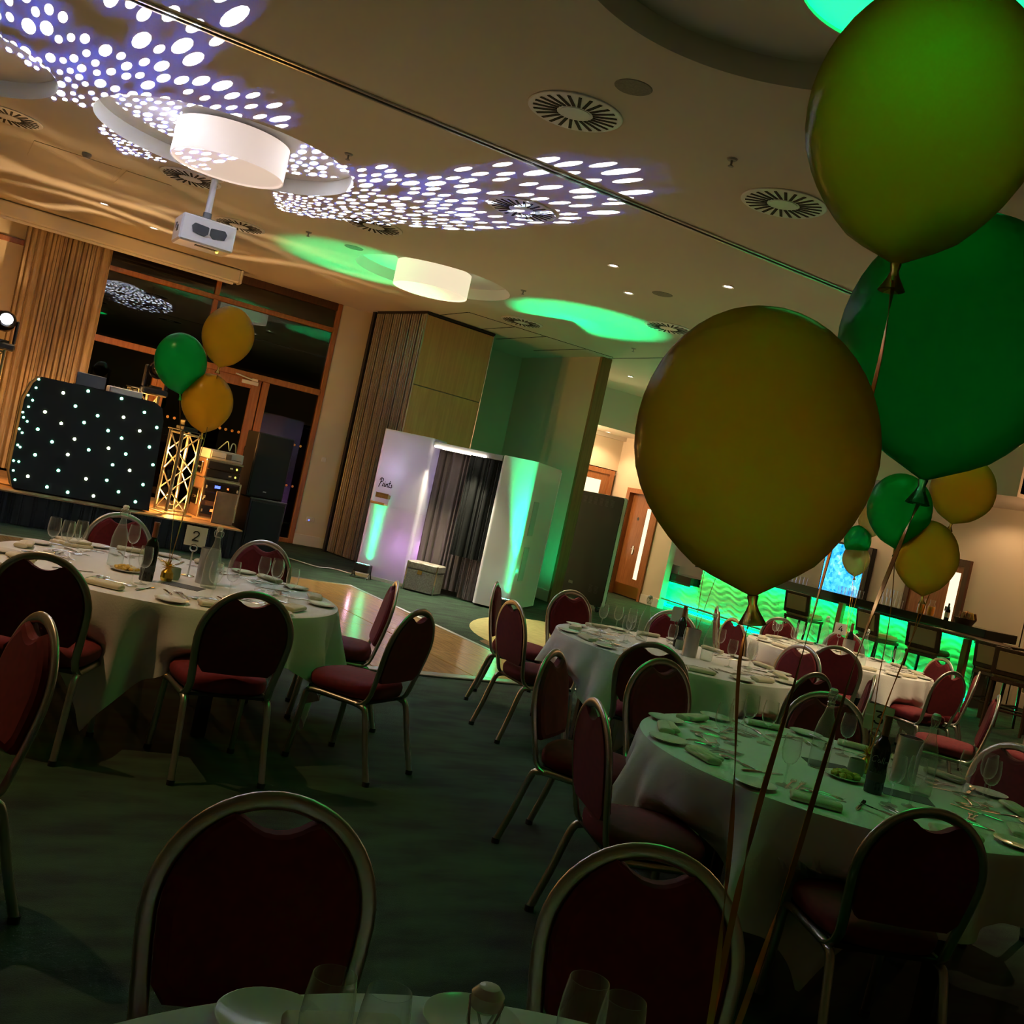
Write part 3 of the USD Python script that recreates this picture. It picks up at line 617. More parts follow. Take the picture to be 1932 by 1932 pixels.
for k in range(26):
    a, q, L = fr.uniform(0, 6.3), fr.uniform(.03, .40), fr.uniform(.05, .15); c = np.array([q * math.cos(a), q * math.sin(a)]); d = np.array([1, fr.uniform(-.5, .5)]); nn = np.array([-d[1], d[0]])
    sp = np.linspace(-1, 1, 9); ln = c + np.outer(sp * L, d) + np.outer(.018 * np.sin(3.2 * sp + k), nn)
    w = fr.uniform(.004, .012) * (1 - sp ** 2) + .001; slots.append(Polygon(np.vstack([ln + w[:, None] * nn, (ln - w[:, None] * nn)[::-1]])).buffer(0))
obj('pattern_plate', xf(ext(Point(0, 0).buffer(.46, 24).difference(unary_union(slots)), .002), (0, 0, 1.45)), 'dark_grey', t, smooth=False)
# amplifier cases
t = thing('amplifier_rack', 'tall flight case of amplifiers with blue and red displays on the stage', 'equipment rack', at=place((3.62, 14.95, ST), .06))
obj('case', bx(0, .52, .02, .5, 0, .56, .008), 'flight_case', t, smooth=False)
for x in (0, .52): obj('corner_strip', bx(x - .012, x + .012, .005, .03, 0, .56, .003), 'alu', t, smooth=False)
for z in (.01, .55): obj('corner_strip', bx(-.01, .53, .005, .03, z - .012, z + .012, .003), 'alu', t, smooth=False)
for z, l in ((.40, 'led_blue'), (.255, None), (.06, 'led_red')):
    obj('amplifier', bx(.02, .50, -.005, .05, z, z + .125, .004), 'black_gloss', t, smooth=False)
    if l:
        obj('display', bx(.15, .23, -.011, -.004, z + .045, z + .085), l, t, smooth=False, label='glowing %s display' % l[4:])
        obj('display', bx(.33, .355 + .03 * (l == 'led_red'), -.011, -.004, z + .05, z + .075), 'led_red', t, smooth=False, label='small red lights')
    for x in (.035, .485): obj('rack_ear', bx(x - .01, x + .01, -.012, -.004, z + .03, z + .07), 'grey', t, smooth=False)
obj('side_handle', cat([bx(-.03, -.005, .12, .4, .16, .40, .01), bx(-.045, -.025, .2, .32, .26, .29, .005)]), 'steel', t, smooth=False)
t = thing('amplifier_case', 'smaller flight case with two yellow lights on top of the amplifier rack', 'equipment rack', at=place((3.60, 14.97, ST + .565), .09))
obj('case', bx(0, .52, .02, .48, 0, .27, .008), 'flight_case', t, smooth=False)
for z in (.01, .26): obj('corner_strip', bx(-.01, .53, .0, .03, z - .012, z + .012, .003), 'alu', t, smooth=False)
for z in (.03, .145):
    obj('amplifier', bx(.02, .50, -.008, .05, z, z + .10, .004), 'black_gloss', t, smooth=False)
    obj('power_light', ico(.014, (.44, -.012, z + .05)), 'led_yellow', t, label='glowing yellow power light'); obj('badge', bx(.34, .38, -.013, -.007, z + .04, z + .06), 'grey', t, smooth=False)
obj('side_handle', cat([bx(-.03, -.005, .12, .36, .05, .22, .01), bx(-.045, -.025, .2, .28, .12, .15, .005)]), 'steel', t, smooth=False)
t = thing('drawer_case', 'grey metal drawer case at the very top of the rack stack', 'equipment case', at=place((3.62, 15.0, ST + .84), .11))
obj('body', bx(0, .50, 0, .42, 0, .135, .006), 'grey', t, smooth=False)
obj('drawer_front', bx(.02, .48, -.012, 0, .015, .12, .004), 'grey', t, smooth=False); obj('catch', box(.09, .012, .08, (.27, -.018, .07), .004), 'dark_grey', t, smooth=False); obj('recess_line', bx(.03, .47, -.014, -.011, .035, .045), 'dark_grey', t, smooth=False)
t = thing('tangled_cable', 'small loop of green lit cable on the drawer case', 'cable', at=place((3.88, 15.1, ST + .975)))
obj('loop', sweep(curve([(-.14, 0, .01), (-.06, .02, .11), (-.02, 0, .15), (.02, -.02, .03), (.05, .01, .13), (.10, .02, .12), (.12, 0, .01)]), .009), 'candle_pot', t)
obj('lid_board', box(.30, .025, .44, (0, 0, .22), .004), 'ply', None, label='brown board leaning beside the amplifier rack', cat_='board', at=place((3.83, 14.45, ST), .1))
t = thing('sub_speaker', 'black bass speaker cabinet on the floor right of the stage', 'speaker', at=place((4.62, 15.45, 0), .05))
obj('cabinet', box(.56, .6, .80, (0, 0, .40), .012), 'black', t); obj('grille', box(.50, .02, .72, (0, -.305, .40), .006), 'black_cloth', t); obj('edge_lip', box(.57, .03, .02, (0, -.30, .80), .003), 'dark_grey', t)
t = thing('top_speaker', 'tall black loudspeaker stacked on the bass cabinet', 'speaker', at=place((4.56, 15.45, .812), .05))
obj('cabinet', box(.56, .5, .95, (0, 0, .475), .012), 'black', t); obj('grille', box(.52, .02, .91, (0, -.255, .475), .006), 'black_cloth', t); obj('badge', box(.05, .006, .018, (-.02, -.268, .10)), 'grey', t)
obj('cable', sweep(curve([(5.0, 15.4, .012), (5.19, 15.0, .012), (5.39, 14.62, .012), (5.60, 14.70, .012), (5.74, 14.62, .012), (5.80, 14.3, .03), (5.80, 14.2, .10)]), .008), 'white_plastic', None, label='white cable lying on the carpet to the photo booth', cat_='cable')

# ---------------------------------------------------------------- photo booth: local x along its front, y into it
t = thing('photo_booth', 'white photo booth with rounded ends and a grey curtained doorway', 'photo booth', at=place((5.88, 14.42, 0), -PI / 4))
def slab(x0, x1, y0, y1, z0, z1, r=.05):
    return xf(ext(sbox(x0 + r, y0 + r, x1 - r, y1 - r).buffer(r, 6), z1 - z0), (0, 0, z0))
def shell(x0, x1, y0, y1, z0, z1, r=.06, w=.012):
    o = sbox(x0 + r, y0 + r, x1 - r, y1 - r).buffer(r, 6); return xf(ext(o.difference(o.buffer(-w)), z1 - z0), (0, 0, z0))
obj('upper_panel', shell(0, .80, 0, .6, 1.09, 2.20), 'booth_skin', t, smooth=30)
obj('lower_panel', shell(0, .80, 0, .6, .03, 1.085), 'booth_skin', t, smooth=30, label='lower panel glowing pinkish purple')
obj('inner_shelf', bx(.02, .78, .02, .58, 1.08, 1.09), 'white_plastic', t, smooth=False); obj('top_cap', slab(.0, .8, 0, .6, 2.2, 2.21, .06), 'white_gloss', t)
obj('end_panel', shell(1.86, 2.39, 0, 1.6, .03, 2.17), 'white_gloss', t, smooth=30); obj('top_cap', slab(1.86, 2.39, 0, 1.6, 2.17, 2.18, .06), 'white_gloss', t)
obj('base_strip', bx(.02, .80, -.015, .0, .005, .05), 'skirting', t, smooth=False)
obj('header', bx(.80, 1.86, .01, .10, 2.09, 2.17, .004), 'grey', t, smooth=False)
obj('door_strip_light', bx(.82, 1.62, -.012, .012, 2.085, 2.112, .003), 'door_strip', t, smooth=False, label='glowing white strip light over the doorway')
obj('back_panel', bx(0, 2.39, 1.55, 1.6, .03, 2.15), 'white_plastic', t, smooth=False); obj('roof', bx(.8, 1.86, .1, 1.55, 2.12, 2.15), 'dark_grey', t, smooth=False)
obj('curtain', pleats(.80, 1.66, .34, .08, 2.08, 9, .045, 8), 'grey_drape', t, smooth=60, label='grey brown curtain in the doorway')
obj('curtain', pleats(1.55, 1.86, .20, .02, .92, 4, .04, 9), 'grey_drape', t, smooth=60, label='grey brown curtain in the doorway')
obj('black_curtain', pleats(1.36, 1.85, .12, .62, 2.09, 5, .04, 12), 'black_cloth', t, smooth=60, label='black curtain drawn to the right')
obj('curtain_rod', bar((.8, .2, 2.085), (1.86, .2, 2.085), .012), 'steel', t)
# lettering "Prints" as pen strokes
def stroke(pts, r=.0055): return sweep(curve([(x, 0, z) for x, z in pts], 5), r, n=6)
prn = [[(.0, -.02), (.018, .05), (.03, .11)], [(.0, .085), (.02, .115), (.05, .11), (.052, .08), (.03, .06), (.016, .055)],
       [(.055, -.002), (.062, .03), (.066, .045), (.078, .046)], [(.09, .045), (.084, .005), (.094, .002), (.104, .012)], [(.094, .068), (.096, .072)],
       [(.108, .0), (.114, .045)], [(.112, .03), (.125, .046), (.136, .04), (.132, .005), (.142, .002), (.15, .012)], [(.168, .095), (.158, .01), (.166, .0), (.178, .01)], [(.146, .055), (.182, .060)],
       [(.205, .044), (.192, .036), (.208, .016), (.196, .0), (.182, .006)]]
obj('lettering', xf(cat([stroke(s) for s in prn]), (.10, -.004, 1.37)), 'ink', t, label='handwritten black word Prints')
obj('print_chute', cat([bx(.12, .32, -.10, 0, 1.20, 1.26, .006), bx(.12, .32, -.10, -.09, 1.26, 1.275)]), 'trim_wood', t, smooth=False, label='brown print slot box')
obj('print_tray', cat([bx(.08, .30, -.14, 0, 1.10, 1.115, .003), bx(.08, .30, -.14, -.13, 1.115, 1.135)]), 'panel_wood', t, smooth=False, label='tray under the print slot')
for z in (.45, 1.12): obj('side_window', bx(2.385, 2.396, .25, .55, z, z + .5, .004), 'grey', t, smooth=False)
def par_can(label, at):
    t = thing('par_light', label, 'uplight', at=at)
    obj('body', box(.24, .14, .12, (0, 0, .15), .012), 'black', t)
    obj('floor_bracket', cat([sweep(curve([(s * .125, -.0, .15), (s * .13, -.03, .06), (s * .125, -.09, .006)]), .008) for s in (-1, 1)] + [sweep(curve([(s * .125, -.0, .15), (s * .13, .03, .06), (s * .125, .08, .006)]), .008) for s in (-1, 1)]), 'black', t)
    for s in (-1, 0, 1): obj('lens', lathe([(0, .212), (.03, .214), (.034, .205), (0, .2)], 16, (s * .07, -.02)), 'led_green', t, label='glowing green lens')
par_can('black LED uplighter with three green lenses in front of the booth', place((5.90, 14.16, 0), -PI / 4))
par_can('second LED uplighter hidden behind the chairs at the booth end', place((7.42, 12.62, 0), -PI / 4))
par_can('third LED uplighter hidden behind the booth, washing the alcove green', place((8.75, 14.75, 0), -PI / 2))
t = thing('trunk', 'silver patterned trunk standing at the booth doorway', 'trunk', at=place((6.64, 13.62, 0), -PI / 4))
obj('body', box(.46, .36, .30, (0, 0, .16), .012), 'trunk_silver', t); obj('lid', box(.47, .37, .11, (0, 0, .37), .016), 'trunk_silver', t)
obj('clasp', box(.07, .012, .06, (-.02, -.19, .285), .004), 'brass', t)
for x in (-.23, .23): obj('corner_strip', box(.02, .02, .42, (x * .99, -.178, .21), .005), 'steel', t)
for x in (-.19, .19):
    for y in (-.14, .14): obj('foot', cyl(.02, 0, .012, 12, (x, y)), 'black', t)
# black cabinet in front of the corridor
t = thing('tall_cabinet', 'tall black panel cabinet with rounded corners standing before the corridor', 'cabinet', at=place((10.40, 14.47, 0), -PI / 2))
g = Polygon([(-1.38, .09), (0, .09), (0, 2.0), (-1.38, 2.0)]).buffer(-.05).buffer(.05, 5)
obj('body', xf(ext(g.buffer(-.006), .09), (0, .095, 0), rx=PI / 2), 'black', t, smooth=20)
obj('edge_trim', xf(ext(g.difference(g.buffer(-.006)), .06), (0, .08, 0), rx=PI / 2), 'white_plastic', t, smooth=20, label='pale edge strip')
for k in range(6): obj('vent_grille', cat([bx(-1.2 + k * .17, -1.09 + k * .17, .001, .006, 1.80 + .022 * j, 1.81 + .022 * j) for j in range(6)]), 'dark_grey', t, smooth=False)
for k in range(2): obj('vent_grille', cat([bx(-.46 + k * .17, -.35 + k * .17, .001, .006, .30 + .022 * j, .31 + .022 * j) for j in range(6)]), 'dark_grey', t, smooth=False)
obj('rating_label', bx(-1.12, -.98, .001, .006, .34, .39), 'grey', t, smooth=False, label='small grey rating label')
for x in (-1.2, -.15): obj('castor', cat([xf(cyl(.042, -.02, .02, 16), (x, .05, .042), rx=PI / 2), bx(x - .03, x + .03, .0, .10, .075, .10)]), 'black', t)

# ================================================================== bar
t = thing('bar_counter', 'long bar with a glowing green quilted front and a dark top', 'bar')
def wavy(y0, y1, z0, z1, x):
    ny, nz = int((y1 - y0) / .035), max(4, int((z1 - z0) / .03)); ys, zs = np.linspace(y0, y1, ny), np.linspace(z0, z1, nz); Y, Z = np.meshgrid(ys, zs)
    u, v = Y / .52, Z / .105 + .36 * np.sin(2 * PI * Y / .52 + 1.6 * np.sin(Z * 5))
    X = x - .026 * np.abs(np.sin(PI * v)) ** .8 - .010 * np.sin(2 * PI * u)
    V = np.c_[X.ravel(), Y.ravel(), Z.ravel()]; F = []
    for i in range(nz - 1):
        for k in range(ny - 1):
            a = i * ny + k; F += [(a, a + ny + 1, a + 1), (a, a + ny, a + ny + 1)]
    return TM(V, np.array(F), process=False)
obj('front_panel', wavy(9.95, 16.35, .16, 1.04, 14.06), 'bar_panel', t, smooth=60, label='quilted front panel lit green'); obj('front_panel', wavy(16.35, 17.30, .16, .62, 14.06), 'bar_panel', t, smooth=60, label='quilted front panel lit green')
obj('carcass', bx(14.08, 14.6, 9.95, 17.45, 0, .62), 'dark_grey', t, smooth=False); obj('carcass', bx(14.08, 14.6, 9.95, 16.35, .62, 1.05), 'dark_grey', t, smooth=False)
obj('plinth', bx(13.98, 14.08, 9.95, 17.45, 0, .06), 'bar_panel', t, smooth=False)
obj('led_strip', bx(13.97, 14.0, 9.95, 17.40, .09, .12), 'led_strip', t, smooth=False, label='green LED strip along the foot of the bar'); obj('led_strip', bx(13.92, 13.97, 9.95, 16.35, 1.049, 1.053), 'led_top', t, smooth=False, label='green LED strip under the bar top')
obj('led_strip', bx(13.92, 13.97, 16.46, 17.35, .613, .617), 'led_top', t, smooth=False, label='green LED strip under the low counter')
obj('end_panel', bx(13.99, 14.08, 17.30, 17.42, .06, .62), 'bar_panel', t, smooth=False)
obj('counter_top', cat([bx(13.85, 14.62, 9.75, 16.42, 1.055, 1.19, .006), bx(13.86, 13.88, 9.76, 16.41, 1.02, 1.056)]), 'counter', t, smooth=False); obj('low_counter', cat([bx(13.86, 14.62, 16.45, 17.48, .62, .775, .006), bx(13.87, 13.89, 16.46, 17.47, .59, .621)]), 'counter', t, smooth=False)
obj('back_bar', bx(15.55, 15.98, 13.0, 17.4, 0, .95), 'dark_wood', t, smooth=False)
for y in (12.40, 9.94):
    obj('support_post', bx(13.72, 13.80, y - .05, y + .05, 0, 1.055 if y > 11 else 1.0, .004), 'orange_wood', t, smooth=False)
obj('foot_rail', bar((13.75, 9.95, .22), (13.75, 17.2, .22), .02), 'steel', t)
t = thing('drinks_ledge', 'thin dark wooden table ledge projecting from the right end of the bar', 'table')
obj('top', bx(13.15, 13.84, 9.05, 10.30, 1.03, 1.065, .006), 'dark_wood', t, smooth=False); obj('bracket', bx(13.3, 13.8, 9.2, 9.5, .99, 1.03), 'dark_wood', t, smooth=False); obj('leg', bx(13.30, 13.36, 9.15, 9.21, 0, 1.03), 'dark_wood', t, smooth=False)
obj('bar_mat', bx(13.35, 13.55, 10.02, 10.26, 1.066, 1.070), 'paper', None, label='white paper lying on the drinks ledge', cat_='paper')
def mk_stool(label, group, at):                          # local +y is the way it faces
    t = thing('bar_stool', label, 'bar stool', group, at=at)
    obj('seat', box(.48, .43, .09, (0, .02, .715), .03), 'stool_fabric', t); obj('seat_frame', box(.49, .44, .05, (0, .02, .65), .006), 'dark_wood', t)
    obj('backrest', xf(box(.52, .05, .36, (0, 0, .18), .012), (0, -.20, .72), rx=.16), 'dark_wood', t)
    obj('back_pad', xf(box(.40, .014, .25, (0, -.030, .19), .006), (0, -.20, .72), rx=.16), 'stool_fabric', t); obj('back_pad', xf(box(.43, .02, .28, (0, .03, .19), .008), (0, -.20, .72), rx=.16), 'stool_fabric', t)
    for sx in (-1, 1):
        for sy in (-1, 1):
            obj('leg', sweep([(sx * .22, .02 + sy * .19, .66), (sx * .235, .02 + sy * .21 - (.05 if sy < 0 else 0), 0)], [.026, .019], n=4), 'dark_wood', t, smooth=False)
    for sy in (-1, 1): obj('stretcher', bar((-.225, .02 + sy * .20, .27), (.225, .02 + sy * .20, .27), .013), 'dark_wood', t)
    for sx in (-1, 1): obj('stretcher', bar((sx * .226, -.18, .30), (sx * .226, .22, .30), .013), 'dark_wood', t)
    return t
stool = Kind(mk_stool)
for x, y, rz, l in ((13.30, 12.75, -1.45, 'leftmost of the five'), (13.35, 11.22, -1.75, 'turned sideways beside the carafe, second along the bar'), (13.25, 10.18, -1.35, 'third from the left'), (13.1, 8.90, -1.5, 'under the right end of the drinks ledge'), (12.72, 8.42, -1.05, 'nearest, at the right edge')):
    stool(place((x, y, 0), rz), 'wooden bar stool with tan pads, ' + l)
t = thing('display_screen', 'tall backlit blue and white city picture behind the bar', 'screen')
obj('frame', bx(15.86, 15.98, 13.85, 15.0, .95, 2.12, .01), 'black_gloss', t, smooth=False); obj('picture', bx(15.845, 15.86, 13.98, 14.96, 1.0, 2.08), 'blue_picture', t, smooth=False, label='glowing blue and white picture')
def mk_tumbler(label, group, at):
    return obj('bar_glass', lathe([(0, 0), (.028, 0), (.034, .13), (.0325, .1305)], 14), 'wine_glass', None, label=label, cat_='glass', group=group, at=at)
tumbler = Kind(mk_tumbler)
ORD = 'first second third fourth fifth sixth'.split()
def rack(y0, y1, n, l):
    for k in range(n):
        for x, row in ((13.98, 'front'), (14.07, 'back')): tumbler(place((x, y1 + (y0 - y1) * k / (n - 1), 1.19)), 'clear tumbler %s, %s from left in the %s row' % (l, ORD[k], row), 'tumblers on the bar')
rack(13.62, 13.98, 5, 'left of the blue screen'); rack(12.32, 12.72, 6, 'before the blue screen'); rack(11.50, 11.84, 5, 'left of the juice')
for k in range(5): tumbler(place((14.02, 11.81 - .07 * k, 1.325)), 'clear tumbler stacked on the others near the juice, %s from left' % ORD[k], 'tumblers on the bar')
def mk_jug(label, group, at):
    t = thing('juice_jug', label, 'jug', group, at=at)
    obj('jug', lathe([(0, 0), (.055, 0), (.062, .05), (.058, .14), (.036, .20), (.046, .25), (.0445, .2505)], 20), 'wine_glass', t)
    obj('juice', lathe([(0, .008), (.049, .008), (.057, .05), (.053, .14), (.05, .15), (0, .15)], 20), 'juice', t, label='orange juice'); return t
jug = Kind(mk_jug)
jug(place((14.0, 11.04, 1.19)), 'left jug of orange juice on the bar'); jug(place((14.0, 10.86, 1.19)), 'right jug of orange juice on the bar')
t = thing('snack_basket', 'dark basket heaped with snack packets at the right end of the bar', 'basket', at=place((14.05, 10.28, 1.19)))
obj('basket', lathe([(0, 0), (.12, 0), (.17, .09), (.165, .09), (.115, .008), (0, .008)], 20), 'dark_wood', t)
for k in range(12):
    a, rr = rnd.random() * 6.3, rnd.random() * .12; obj('snack_packet', xf(box(.09, .02, .11, b=.006), (rr * math.cos(a), rr * math.sin(a), .12 + .03 * rnd.random()), rnd.random() * 3, rnd.random() - .5, rnd.random() - .5), ('snack', 'chips', 'ply')[k % 3], t)
t = thing('bottle_stand', 'black bottle with a white label beside the snack basket', 'bottle', at=place((14.0, 10.56, 1.19)))
obj('bottle', lathe([(0, 0), (.036, 0), (.038, .15), (.014, .20), (.013, .26), (0, .26)], 16), 'bottle_dark', t); obj('label', lathe([(.0385, .04), (.039, .12)], 16), 'paper', t)
t = thing('menu_stand', 'pair of small clear menu holders on the low end of the bar', 'menu holder', at=place((14.02, 17.28, .775), -.3))
for k in range(2): obj('holder', xf(box(.012, .19, .17, (0, 0, .085), .003), (0, -.22 * k, 0), .2 * k), 'grey', t, label='grey menu card in a clear holder')
# ================================================================== chairs
def back_y(z): return -.20 - .085 * (z - .45) / .5 - .012 * math.sin(PI * min(1, max(0, (z - .45) / .5)))
def loop_half():
    """outline of the chair back, (half width, z) from the rail up to the apex"""
    pts = [(.196, .46), (.200, .50), (.208, .56), (.217, .63), (.222, .69)]
    for k in range(1, 13):
        a = k / 12 * PI / 2; pts.append((.222 * math.cos(a), .70 + .228 * math.sin(a)))
    return pts
def mk_chair(label, group, at):
    t = thing('banquet_chair', label, 'chair', group, at=at)
    # seat cushion
    def outline(s, z, f=1.0):
        out = []
        for k in range(36):
            a = 2 * PI * k / 36; c, q = math.cos(a), math.sin(a)
            x = math.copysign(abs(c) ** .55, c) * (.222 + .012 * q) * s; y = math.copysign(abs(q) ** .6, q) * .222 * s + .015
            out.append((x, y, z + f * (.018 - .35 * x * x - .18 * max(0, y) ** 2)))
        return np.array(out)
    obj('seat', loft([outline(.90, .415, 0), outline(.97, .425, 0), outline(1.0, .448, .3), outline(1.0, .468, .6), outline(.95, .486, 1), outline(.80, .494, 1), outline(.45, .500, 1)]), 'red_velvet', t, smooth=50)
    obj('seat_base', box(.38, .38, .02, (0, .012, .405), .004), 'black', t)
    # back pad with the scooped hand hole at its top
    L = [(x - .020, z) for x, z in loop_half() if .53 < z < .905 and x > .07]
    pad = [(-x, z) for x, z in L] + [(-.068, .888), (-.05, .876), (-.025, .866), (0, .863), (.025, .866), (.05, .876), (.068, .888)] + [(x, z) for x, z in L[::-1]] + [(.16, .525), (0, .52), (-.16, .525)]
    P = Polygon(pad).buffer(0)
    def sheet(poly, y, flip):
        v, f = trimesh.creation.triangulate_polygon(poly, engine='earcut'); V = np.array([(a, back_y(b) + y, b) for a, b in v]); return TM(V, f[:, ::-1] if not flip else f, process=False)
    def fine(poly): return poly.segmentize(.03)
    def wall(p, y0, q, y1):
        a, b = np.array(p.exterior.coords)[:-1], np.array(q.exterior.coords)[:-1]
        V = np.vstack([[(x, back_y(z) + y0, z) for x, z in a], [(x, back_y(z) + y1, z) for x, z in b]]); n = len(a)
        return TM(V, np.array([f for k in range(n) for f in ((k, (k + 1) % n, n + (k + 1) % n), (k, n + (k + 1) % n, n + k))]), process=False)
    P = fine(Polygon(P.exterior)); c = np.array([0, .70])
    def inset(s): return Polygon([(c[0] + (x - c[0]) * s, c[1] + (z - c[1]) * s) for x, z in np.array(P.exterior.coords)[:-1]])
    Q, Q2 = inset(.965), inset(.85)
    m = cat([sheet(P, -.014, False), wall(P, -.014, P, .014), wall(P, .014, Q, .026), wall(Q, .026, Q2, .034), sheet(Q2, .034, True)]); m.fix_normals()
    obj('backrest', m, 'red_velvet', t, smooth=40)
    H = loop_half(); path = [(-x, back_y(z), z) for x, z in H] + [(x, back_y(z), z) for x, z in H[::-1][1:]]
    lo = lambda s: [(s * .205, -.135, .392), (s * .203, -.165, .402), (s * .199, -.188, .425)]
    obj('back_frame', sweep(np.array(lo(-1) + path + lo(1)[::-1]), .0115, .0195, n=12, nref=(0, 1, .12)), 'chair_metal', t, smooth=60)
    for s in (-1, 1):
        r = sweep(curve([(s * .205, -.12, .395), (s * .206, -.165, .388), (s * .207, -.198, .36), (s * .212, -.248, .18), (s * .218, -.300, .012)], 4), .0165, .0165, n=12, nref=(1, 0, 0))
        f = sweep(curve([(s * .205, .11, .395), (s * .206, .165, .390), (s * .207, .195, .362), (s * .211, .214, .18), (s * .216, .236, .012)], 4), .0165, .0165, n=12, nref=(1, 0, 0))
        for m, e in ((r, (s * .218, -.300)), (f, (s * .216, .236))):
            l = obj('leg', m, 'chair_metal', t, smooth=60); obj('foot_cap', cyl(.0195, 0, .025, 14, e), 'rubber', l, label='black rubber foot cap')
        obj('side_rail', sweep([(s * .205, -.125, .395), (s * .205, .115, .395)], .0165, .0165, n=12, nref=(1, 0, 0)), 'chair_metal', t, smooth=60)
    obj('cross_bar', bar((-.205, .10, .392), (.205, .10, .392), .010), 'chair_metal', t)
    return t
chair = Kind(mk_chair)
TABLES = dict(two=(1.44, 6.28), five=(5.15, 6.09), three=(3.77, 3.20), four=(8.37, 7.44), near=(.72, .70))
TNAME = dict(two='the table with card 2', five='the middle table', three='the near right table', four='the far right table', near='the bottom edge table')
SEATS = []
def seat_chair(ap, face=None, table=None, text=None):
    ap = np.array(ap)
    f = np.array(TABLES[table]) - ap if face is None else np.array(face, float); f = f / np.linalg.norm(f)
    b = ap + .297 * f; tx = text or 'red banquet chair at the %s o\'clock side of %s' % (clock(TABLES[table], ap), TNAME[table])
    if table: v = b + .245 * f - np.array(TABLES[table]); SEATS.append((table, math.atan2(v[1], v[0]), np.hypot(*v), math.atan2(f[1], f[0])))
    return chair(place((b[0], b[1], 0), math.atan2(f[1], f[0]) - PI / 2), tx, None)
seat_chair((1.52, 4.84), (-.02, 1), 'two', 'banquet chair with dark back to the camera, nearest side of the table with card 2')
seat_chair((.61, 5.11), (.42, .90), 'two', 'banquet chair with bright red seat, back turned, left of the table with card 2')
seat_chair((2.51, 5.07), (-.56, .82), 'two', 'red banquet chair standing sideways right of the table with card 2, nearer of the pair')
seat_chair((2.86, 6.21), (-.93, .30), 'two', 'red banquet chair by the dance floor, further of the pair at the card 2 table')
seat_chair((1.36, 7.73), None, 'two', 'red banquet chair beyond the card 2 table, below the star cloth stand')
seat_chair((2.34, 7.46), None, 'two', 'red banquet chair beyond the card 2 table, behind the carafe and glasses')
seat_chair((.40, 6.90), None, 'two', 'red banquet chair cut by the left edge beyond the card 2 table')
seat_chair((.49, 3.68), (-.95, -.22), None, 'red banquet chair seen edge on at the left edge of the photo, facing left')
seat_chair((.79, 2.06), (-.22, -1), 'near', 'large dark banquet chair in the foreground left of centre, facing the bottom table')
seat_chair((1.61, 1.82), (-.50, -.90), 'near', 'large dark banquet chair in the foreground centre behind the balloon ribbons')
seat_chair((2.43, 3.29), (.93, -.28), 'three', 'red banquet chair left of the near right table, its tall back in the centre foreground')
seat_chair((3.06, 2.17), (.38, .93), 'three', 'black looking banquet chair with its back to the camera at the near right table')
seat_chair((4.68, 4.15), None, 'three', 'banquet chair on the far side of the near right table, behind the frosted carafe')
seat_chair((5.19, 3.30), None, 'three', 'banquet chair right of the near right table, cut by the right edge of the photo')
seat_chair((2.90, 4.35), None, 'three', 'narrow looking red banquet chair at the far left of the near right table')
seat_chair((3.75, 4.54), None, 'three', 'pale framed banquet chair beyond the near right table, before the middle table')
seat_chair((7.46, 5.00), (-.62, .78), None, 'purple red banquet chair seen edge on near the right edge, turned to the left')
seat_chair((8.35, 5.05), (-.90, .10), None, 'banquet chair whose frame is cut by the right edge of the photo')
seat_chair((4.19, 7.31), (.80, -.60), 'five', 'furthest left red banquet chair at the middle table, on the dance floor edge')
seat_chair((3.71, 6.18), None, 'five', 'red banquet chair left of the middle table, in front of the furthest left chair')
seat_chair((5.18, 7.67), None, 'five', 'red banquet chair behind the middle table, before the black cabinet')
seat_chair((4.15, 5.10), None, 'five', 'dark banquet chair, back turned, at the middle table behind the pale framed one')
seat_chair((6.12, 7.37), None, 'five', 'red banquet chair behind the wine bottle of the middle table, against the green bar')
seat_chair((6.65, 6.28), None, 'five', 'purple red banquet chair at the right of the middle table, facing left')
seat_chair((5.28, 4.82), None, 'five', 'dark banquet chair at the near right of the middle table, behind the balloon ribbons')
seat_chair((6.13, 5.07), (-.68, .73), 'five', 'banquet chair seen edge on between the middle and the far right table')
seat_chair((7.74, 8.68), (.80, -.60), 'four', 'slim looking red banquet chair against the green bar front, left of the balloon tail')
seat_chair((7.05, 7.62), None, 'four', 'red banquet chair directly behind the hanging balloon tail')
seat_chair((8.71, 8.68), None, 'four', 'red banquet chair behind two wine glasses at the far right table')
seat_chair((7.45, 6.63), None, 'four', 'dark banquet chair with its back to the camera, nearest side of the far right table')
seat_chair((8.35, 6.08), (.02, 1), 'four', 'large dark backed banquet chair with red seat right of the far right table')
seat_chair((9.60, 7.15), None, 'four', 'red banquet chair half hidden behind the large dark one at the far right table')
seat_chair((9.15, 6.39), (-.56, .83), 'four', 'banquet chair seen edge on under the drinks ledge, beside the far right table')
seat_chair((9.45, 8.36), None, 'four', 'red banquet chair behind the carafe on the far right table')

